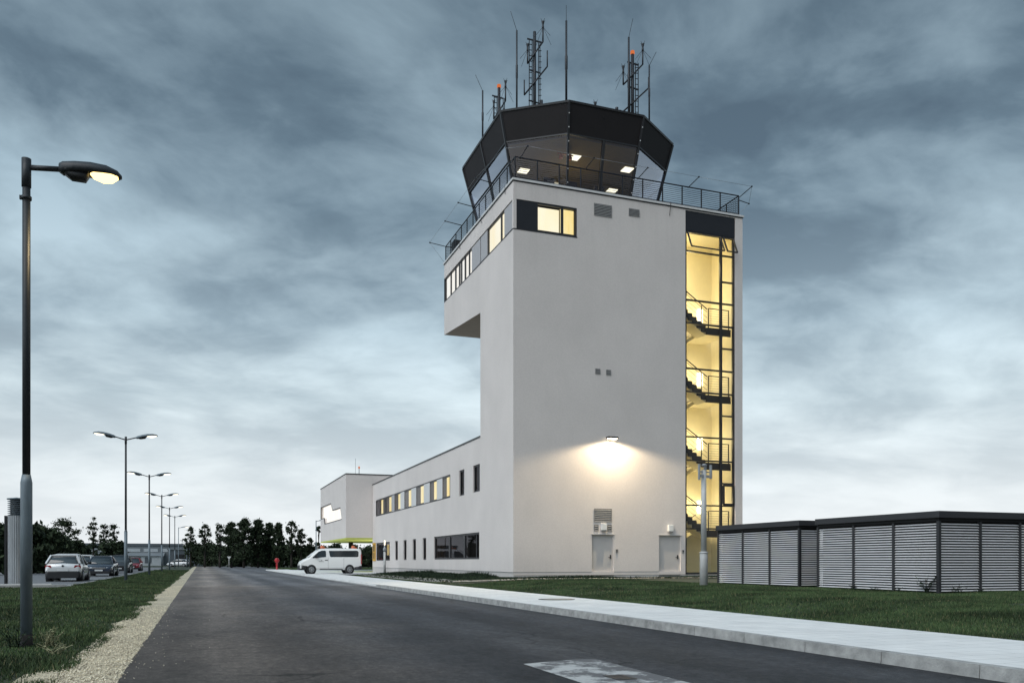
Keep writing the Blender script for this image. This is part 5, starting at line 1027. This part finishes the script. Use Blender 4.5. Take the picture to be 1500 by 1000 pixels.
car('white tall estate half hidden between the silver hatchback and dark saloon', 'estate', 'pearl', (*at(124, 78), 0.012), 0.02)
car('black estate behind the dark saloon, facing the camera', 'estate', 'black', (-7.2, 87, 0.012), math.pi)
car('crimson hatchback facing the camera, farthest of the parked row', 'hatch', 'crimson', (-7.4, 105, 0.012), math.pi)
car('white estate roof showing above the dark saloon', 'estate', 'pearl', (*at(161, 92), 0.012), math.pi)
car('small distant silver car parked at the far end behind the lamp posts', 'hatch', 'silver', (*at(262, 165), 0.012), R(70))

def van():
    """panel-sided minibus; built with the front at +Y then turned to face the road"""
    W, H = 1.95, 1.97; t = thing('white_van', 'white passenger van with orange roof beacons parked under the entrance block', 'van', (9.35, 67.4, 0.128), R(90)); t.scale = (1, 0.92, 1)
    if 'vanpaint' not in M: M['vanpaint'] = mat('van_paint', (0.80, 0.79, 0.77), 0.3, coat=0.6)
    side = [(-2.55, 0.42, 1.80), (-2.50, 0.40, 1.93), (-2.3, 0.32, 1.96), (-1.0, 0.30, 1.97), (0.45, 0.30, 1.96), (0.95, 0.30, 1.90), (1.45, 0.30, 1.58), (1.85, 0.30, 1.22), (2.2, 0.32, 1.08), (2.45, 0.34, 0.92), (2.55, 0.42, 0.72)]
    def sec(y, zl, zt):
        hw = W / 2 * (1 - 0.10 * max(0, (y - 1.6)) / 0.95) if y > 1.6 else W / 2 * (0.97 if y < -2.45 else 1.0)
        pts = [(0, zl), (hw * 0.93, zl)]
        for f in (0.15, 0.4, 0.6, 0.8, 0.94): z = zl + (zt - zl) * f; pts.append((hw * (1 - 0.17 * max(0, (z - 1.05) / 0.95) ** 1.3), z))
        pts += [(pts[-1][0] * 0.86, zt), (0, zt + 0.02)]
        return [(x, y, z) for x, z in pts] + [(-x, y, z) for x, z in pts[-2:0:-1]]
    q = MB(); q.loft([sec(*s) for s in side]); q.build('body', M['vanpaint'], t)
    sx = lambda z: W / 2 * (1 - 0.17 * max(0, (z - 1.05) / 0.95) ** 1.3) + 0.006
    for s in (-1, 1):
        def pane(pts, nm='window', th=0.012, mm='carglass'):
            q = MB(); n = len(pts); q.add([(s * sx(z), y, z) for y, z in pts] + [(s * (sx(z) - 0.03), y, z) for y, z in pts], [tuple(range(n))[::-1 if s < 0 else 1]] + [(i, (i + 1) % n, n + (i + 1) % n, n + i) for i in range(n)]); return q.build(nm, M[mm], t)
        pane([(0.42, 1.30), (0.42, 1.74), (0.50, 1.80), (0.80, 1.79), (1.05, 1.70), (1.55, 1.26), (1.5, 1.20)])
        pane([(0.10, 1.36), (0.18, 1.78), (-2.2, 1.80), (-2.32, 1.72), (-2.3, 1.36), (-2.2, 1.30), (0.02, 1.30)])
        q = MB(); q.box(s * (W / 2 - 0.01) - 0.016, s * (W / 2 - 0.01) + 0.016, 0.28, 0.52, 1.02, 1.08); q.box(s * (W / 2 + 0.001) - 0.006, s * (W / 2 + 0.001) + 0.006, 0.243, 0.252, 0.40, 1.25); q.box(s * (W / 2 + 0.001) - 0.006, s * (W / 2 + 0.001) + 0.006, -1.06, -1.05, 0.40, 1.25); q.build('door_handle', M['plastic'], t)
        # small dark emblem and lettering strokes on the cab door
        q = MB()
        for y0, z0, w, h in ((0.80, 1.03, 0.10, 0.05), (0.86, 0.98, 0.34, 0.012), (0.98, 0.93, 0.07, 0.035), (0.89, 0.93, 0.06, 0.035), (0.80, 0.93, 0.08, 0.035), (0.70, 0.93, 0.06, 0.035), (0.62, 0.93, 0.05, 0.035)): q.box(s * (W / 2 + 0.002) - 0.005, s * (W / 2 + 0.002) + 0.005, y0 - w / 2, y0 + w / 2, z0, z0 + h)
        q.build('door_emblem', M['vent'], t)
        q = MB(); q.loft([[(s * (W / 2 - 0.06 - k), y, z) for y, z, k in ((2.30 - e, 0.98, 0.02), (2.02 - e, 1.05, 0.0), (1.95 - e, 0.95, 0.0), (2.35 - e, 0.84, 0.04))] for e in (0.0,)] + [[(s * (W / 2 - 0.2), y, z) for y, z in ((2.44, 0.94), (2.2, 1.07), (2.2, 0.95), (2.53, 0.82))]]); q.build('headlight', M['clearlens'], t)
        q = MB(); q.box(s * (W / 2 + 0.1) - 0.09, s * (W / 2 + 0.1) + 0.09, 1.15, 1.28, 1.22, 1.46); q.build('mirror', M['plastic'], t)
        q = MB(); q.box(s * (W / 2 - 0.02) - 0.07, s * (W / 2 - 0.02) + 0.07, -2.57, -2.5, 0.75, 1.5); q.build('tail_light', M['redlens'], t)
        q = MB(); q.box(s * (W / 2) - 0.008, s * (W / 2) + 0.008, -0.95, 0.95, 0.30, 0.37); q.build('side_skirt', M['plastic'], t)
    q = MB(); q.loft([[(-hw, y, 0.30), (hw, y, 0.30), (hw, y, z), (-hw, y, z)] for y, hw, z in ((1.95, 0.983, 0.60), (2.4, 0.93, 0.66), (2.58, 0.75, 0.62))]); q.build('bumper', M['plastic'], t); q = MB(); q.loft([[(-hw, y, 0.30), (hw, y, 0.30), (hw, y, z), (-hw, y, z)] for y, hw, z in ((-1.95, 0.982, 0.50), (-2.5, 0.97, 0.62), (-2.62, 0.9, 0.60))]); q.build('bumper', M['plastic'], t)
    q = MB(); q.add([(-0.74, 1.02, 1.88), (0.74, 1.02, 1.88), (0.86, 1.84, 1.27), (-0.86, 1.84, 1.27)], [(0, 1, 2, 3)]); q.build('windscreen', M['carglass'], t)
    q = MB(); q.box(-0.75, 0.75, -2.585, -2.54, 1.15, 1.78); q.build('rear_window', M['carglass'], t)
    for y in (0.55, -2.1):
        q = MB(); q.lathe([(0.16, 0), (0.17, 0.04), (0.15, 0.2), (0.08, 0.24), (0, 0.24)], (0.45, y, 1.97), 14); q.build('beacon', M['orange'], t); q = MB(); q.box(-0.6, 0.6, y - 0.1, y + 0.1, 1.965, 2.06); q.build('beacon_bar', M['orange'], t)
    wheels(t, W, (-1.55, 1.62), 0.33, 0.22)
van()

# ================================================================== FAR BUILDINGS
def hall():
    d = 210; x0, y0 = at(118, d); t = thing('industrial_hall', 'long grey industrial hall far behind the car park', 'industrial hall', (x0, y0, 0)); W = 23.5
    wl = mat('hall_cladding', (0.17, 0.19, 0.205), 0.7, var=0.08, vscale=0.3); pale = mat('hall_pale_band', (0.42, 0.45, 0.47), 0.7, var=0.1, vscale=0.4); dk = mat('hall_dark_band', (0.085, 0.10, 0.115), 0.6)
    q = MB(); q.box(-12, W, 0, 25, 0, 5.0); q.build('wall', wl, t)
    q = MB(); q.box(-12.1, W + 0.1, -0.2, 25.1, 5.0, 5.6); q.build('roof', dk, t)
    q = MB()
    for i in range(8): q.box(-10.2 + 4.1 * i, -6.9 + 4.1 * i, -0.06, -0.003, 3.5, 4.3)
    q.build('window', pale, t)
    q = MB(); q.box(-12, 19, -6, -0.01, 0, 2.45); q.build('annex_wall', pale, t); q = MB(); q.add([(-12.2, -6.3, 2.45), (19.4, -6.3, 2.45), (19.4, -0.02, 3.3), (-12.2, -0.02, 3.3), (-12.2, -6.3, 2.35), (19.4, -6.3, 2.35)], [(0, 1, 2, 3), (0, 1, 5, 4)]); q.build('annex_roof', wl, t)
    for i in range(6): q = MB(); q.box(3 + 2.4 * i, 4.5 + 2.4 * i, -6.06, -6.003, 0.6, 2.1); q.build('annex_window', dk, t)
    q = MB(); q.box(8.2, 9.6, -6.06, -6.003, 0.2, 2.0); q.build('door', M['white'], t)
    x1, y1 = at(262, 185); t = thing('storage_shed', 'low dark storage shed at the right end of the industrial hall', 'shed', (x1, y1, 0)); q = MB(); q.box(-2.2, 5.0, 0, 8, 0, 3.6); q.build('wall', dk, t); q = MB(); q.box(-2.4, 5.2, -0.2, 8.2, 3.6, 3.85); q.build('roof', wl, t); q = MB(); q.box(-0.6, 2.4, -0.06, -0.003, 0, 2.6); q.build('door', M['plastic'], t)
hall()

# ================================================================== TREES
def leaf_mesh(name, seed, H, Wd, clumps, leaves, ls, trunk_h, columnar=False, spread=1.0):
    """trunk with limbs and a crown of leaf-sized quads gathered in ragged clumps"""
    rng = np.random.default_rng(seed); q = MB(); r0 = 0.018 * H + 0.05; top = H * 0.8
    pts = [(0.06 * H * math.sin(i * 1.3 + seed) * 0.25 * i / 6, 0.05 * H * math.cos(i * 1.7 + seed) * 0.25 * i / 6, top * i / 6) for i in range(7)]
    q.tube(pts, [r0 * (1 - 0.13 * i) for i in range(7)], 8)
    cs = []
    for c in range(clumps):
        f = rng.uniform(0, 1); z = trunk_h + (H - trunk_h) * (f ** 0.85); prof = (math.sin(math.pi * min(1, 0.18 + 0.80 * f)) ** 0.7) if not columnar else (0.55 + 0.45 * math.sin(math.pi * f))
        a = rng.uniform(0, 2 * math.pi); rr = Wd / 2 * prof * math.sqrt(rng.uniform(0.03, 1)) * spread; cs.append((rr * math.cos(a), rr * math.sin(a), z, rng.uniform(0.55, 1.15)))
    for i, (x, y, z, s) in enumerate(cs):
        if i % 2 == 0: zb = max(trunk_h * 0.7, z * 0.72); q.tube([(0, 0, zb), (x * 0.5, y * 0.5, (zb + z) / 2 + 0.02 * H), (x, y, z)], [r0 * 0.35, r0 * 0.22, r0 * 0.08], 5, False)
    cr = Wd * (0.145 if not columnar else 0.26)
    V = []
    for x, y, z, s in cs:
        n = int(leaves * s); g = rng.normal(0, 1, (n, 3)); g /= np.linalg.norm(g, axis=1)[:, None] + 1e-6; rad = np.abs(rng.normal(0, 0.72, n)) * cr * s
        V.append(np.array([x, y, z]) + g * rad[:, None] * np.array([1, 1, 0.8]))
    C = np.concatenate(V); n = len(C); A = rng.normal(0, 1, (n, 3)); A /= np.linalg.norm(A, axis=1)[:, None]; B = rng.normal(0, 1, (n, 3)); B -= A * (A * B).sum(1)[:, None]; B /= np.linalg.norm(B, axis=1)[:, None]
    sz = ls * rng.uniform(0.6, 1.3, n)[:, None]; P = np.stack([C - A * sz, C + B * sz * 0.55, C + A * sz, C - B * sz * 0.55], 1)
    P[:, :, 2] = np.maximum(P[:, :, 2], 0.02)
    me = bpy.data.meshes.new('crown'); me.vertices.add(4 * n); me.vertices.foreach_set('co', P.ravel()); me.loops.add(4 * n); me.loops.foreach_set('vertex_index', np.arange(4 * n, dtype=np.int32)); me.polygons.add(n); me.polygons.foreach_set('loop_start', np.arange(0, 4 * n, 4, dtype=np.int32)); me.polygons.foreach_set('loop_total', np.full(n, 4, dtype=np.int32)); me.update(); me.materials.append(M['leaf'])
    return q, me
def tree(name, label, cat, u, d, vtop, wpx, seed, clumps=22, leaves=110, ls=0.2, base=0.25, columnar=False, spread=1.0, group=None):
    x, y = at(u, d); H = hz(vtop, d); Wd = wpx * d / F_PX; t = thing(name, label, cat, (x, y, 0), 0, group)
    q, me = leaf_mesh(name, seed, H, Wd * 0.78, clumps, leaves, ls, H * base, columnar, spread); q.build('trunk', M['bark'], t)
    o = bpy.data.objects.new('crown', me); COL.objects.link(o); o.parent = t; return t
GT = 'trees along the far end of the road'
for i, (u, d, v, w, dens, lab) in enumerate([
    (279, 150, 772, 24, 0, 'thin leafy tree just right of the far lamp posts'), (300, 152, 769, 26, 0, 'open airy tree above the far road end, second from the left'), (322, 148, 766, 20, 0, 'slender airy tree directly over the far road end'),
    (339, 140, 766, 32, 1, 'dense dark tree at the left of the big clump'), (357, 138, 760, 38, 1, 'tallest dense dark tree in the middle of the clump'), (378, 140, 763, 34, 1, 'dense dark tree just right of the tallest one'), (394, 142, 768, 28, 1, 'dense dark tree above the fire hydrant'), (408, 140, 767, 22, 1, 'narrow dense tree at the right end of the clump'),
    (427, 138, 765, 30, 0, 'airy tree standing apart right of the dense clump'), (441, 142, 775, 20, 0, 'small airy tree left of the van'), (454, 145, 788, 18, 0, 'low thin tree behind the van bonnet')]):
    tree('dense_tree' if dens else 'airy_tree', lab, 'tree', u, d, v, w, 20 + i, 90 if dens else 52, 150 if dens else 62, 0.17 if dens else 0.15, 0.12 if dens else 0.3, group=GT)
tree('airy_tree', 'thin tree seen against the sky beside the entrance block', 'tree', 467, 125, 770, 14, 41, 12, 60, 0.2, 0.3, group=GT)
for i, (u, v, w, lab) in enumerate([(492, 797, 34, 'tree crown showing behind the van roof, left'), (518, 799, 30, 'tree crown showing under the lime soffit, middle'), (540, 800, 26, 'tree crown showing under the lime soffit beside the wing')]): tree('airy_tree', lab, 'tree', u, 150, v, w, 60 + i, 40, 45, 0.22, 0.1, group='trees behind the entrance block')
tree('broad_tree', 'broad open crowned tree above the silver hatchback', 'tree', 92, 105, 763, 66, 31, 64, 70, 0.13, 0.25)
for i, (u, v, w, lab) in enumerate([(137, 758, 17, 'tall slim tree, leftmost of three by the hall'), (152, 768, 17, 'middle slim tree of three by the hall'), (167, 769, 15, 'rightmost slim tree of three by the hall')]): tree('slim_tree', lab, 'tree', u, 115, v, w, 45 + i, 34, 60, 0.12, 0.22, True, group='slim trees by the hall')
def bush(name, label, u, d, vtop, wpx, seed, group, leaves=240): return tree(name, label, 'bush', u, d, vtop, wpx * 1.15, seed, 30, leaves, 0.26, 0.02, True, 1.2, group)
# dark hedge bushes, left
HL = [(-8, 66, 768, 40), (16, 68, 770, 36), (44, 74, 778, 40), (66, 78, 776, 36), (84, 84, 786, 34), (102, 88, 795, 30), (118, 92, 802, 22)]
hw = ['at the left picture edge', 'behind the ventilation shaft', 'right of the near lamp pole', 'behind the small pale sign post', 'behind the silver hatchback, left part', 'behind the silver hatchback, middle', 'behind the silver hatchback, right end']
for i, (u, d, v, w) in enumerate(HL): bush('hedge_bush', 'dark dense hedge bush ' + hw[i], u, d, v, w, 80 + i, 'dark hedge left of the car park', 300)
bush('round_bush', 'round dark bush at the foot of the slim trees by the hall, left', 158, 112, 797, 24, 90, 'bushes by the hall'); bush('round_bush', 'round dark bush beside the nearest double lamp pole', 172, 112, 795, 18, 91, 'bushes by the hall')
HR = [(287, 152, 800, 26), (306, 150, 799, 26), (325, 148, 803, 26), (345, 135, 800, 30), (368, 134, 799, 32), (392, 134, 798, 32), (414, 134, 801, 30), (434, 134, 802, 28), (452, 136, 801, 26), (472, 138, 804, 28), (497, 140, 806, 32), (522, 140, 806, 32), (545, 140, 806, 30)]
hr = ['right of the far lamp posts', 'over the left half of the road end', 'over the right half of the road end', 'under the dense clump, left end', 'under the tallest dense tree', 'left of the fire hydrant', 'just right of the fire hydrant', 'left of the van', 'behind the van bonnet', 'behind the van windscreen', 'behind the van side windows', 'behind the van tail', 'beside the wing end']
for i, (u, d, v, w) in enumerate(HR): bush('undergrowth_bush', 'dark undergrowth bush ' + hr[i], u, d + 24, v, w, 100 + i, 'undergrowth along the far road end', 260)

# weeds and shrubs close by
def leafy(name, label, cat, loc, n, h, spread, ls, seed, m1, stalks=0):
    rng = random.Random(seed); t = thing(name, label, cat, loc); q = MB(); lv = MB()
    for k in range(n):
        a = rng.uniform(0, 6.28); l = h * rng.uniform(0.5, 1.0); s = spread * rng.uniform(0.3, 1.0); p0 = Vector((rng.uniform(-0.06, 0.06), rng.uniform(-0.06, 0.06), 0)); p2 = p0 + Vector((math.cos(a) * s, math.sin(a) * s, l)); p1 = p0.lerp(p2, 0.5) + Vector((0, 0, l * 0.12))
        q.tube([p0, p1, p2], [0.006, 0.005, 0.002], 4, False)
        for j in range(9):
            f = 0.2 + 0.09 * j; c = (p0.lerp(p1, f * 2) if f < 0.5 else p1.lerp(p2, f * 2 - 1)); b = rng.uniform(0, 6.28); d = Vector((math.cos(b), math.sin(b), rng.uniform(-0.3, 0.5))).normalized() * ls * rng.uniform(0.7, 1.3); w = d.cross(Vector((0, 0, 1))).normalized() * ls * 0.25
            lv.add([c, c + d * 0.5 + w, c + d, c + d * 0.5 - w], [(0, 1, 2, 3)])
    q.build('stem', M[m1], t); lv.build('leaf', M[m1], t, recalc=False)
leafy('weed_clump', 'dry straw coloured weed clump at the foot of the near lamp', 'weed', (-1.84, 12.2, 0.01), 18, 0.26, 0.20, 0.045, 1, 'straw')
leafy('weed_clump', 'low dry weed clump at the gravel edge, nearer the camera than the lamp', 'weed', (-1.62, 11.2, 0.01), 14, 0.13, 0.22, 0.04, 2, 'straw')
leafy('weed_clump', 'leafy green weed tight against the near lamp base', 'weed', (-2.2, 12.05, 0.01), 12, 0.28, 0.2, 0.06, 5, 'weed')
leafy('wild_shrub', 'small spreading wild shrub against the nearer enclosure corner post', 'shrub', (17.22, 16.55, gz(17.2, 16.5)), 12, 0.5, 0.42, 0.11, 3, 'weed')
leafy('wild_shrub', 'lower sprig right of the enclosure corner', 'shrub', (17.75, 16.1, gz(17.7, 16.1)), 7, 0.3, 0.25, 0.09, 4, 'weed')

for i, (x, y, h) in enumerate([(17.25, 17.5, 0.16), (17.25, 18.35, 0.12), (17.28, 19.2, 0.18), (18.6, 16.15, 0.14)]):
    leafy('base_weed', ['low weed tuft at the foot of the nearest louvre bay', 'tiny weed tuft before the post between the first two side louvre bays', 'weed tuft at the foot of the middle side louvre bay', 'weed tuft under the front louvres of the nearer enclosure'][i], 'weed', (x, y, gz(x, y)), 8, h, 0.16, 0.05, 30 + i, 'weed')
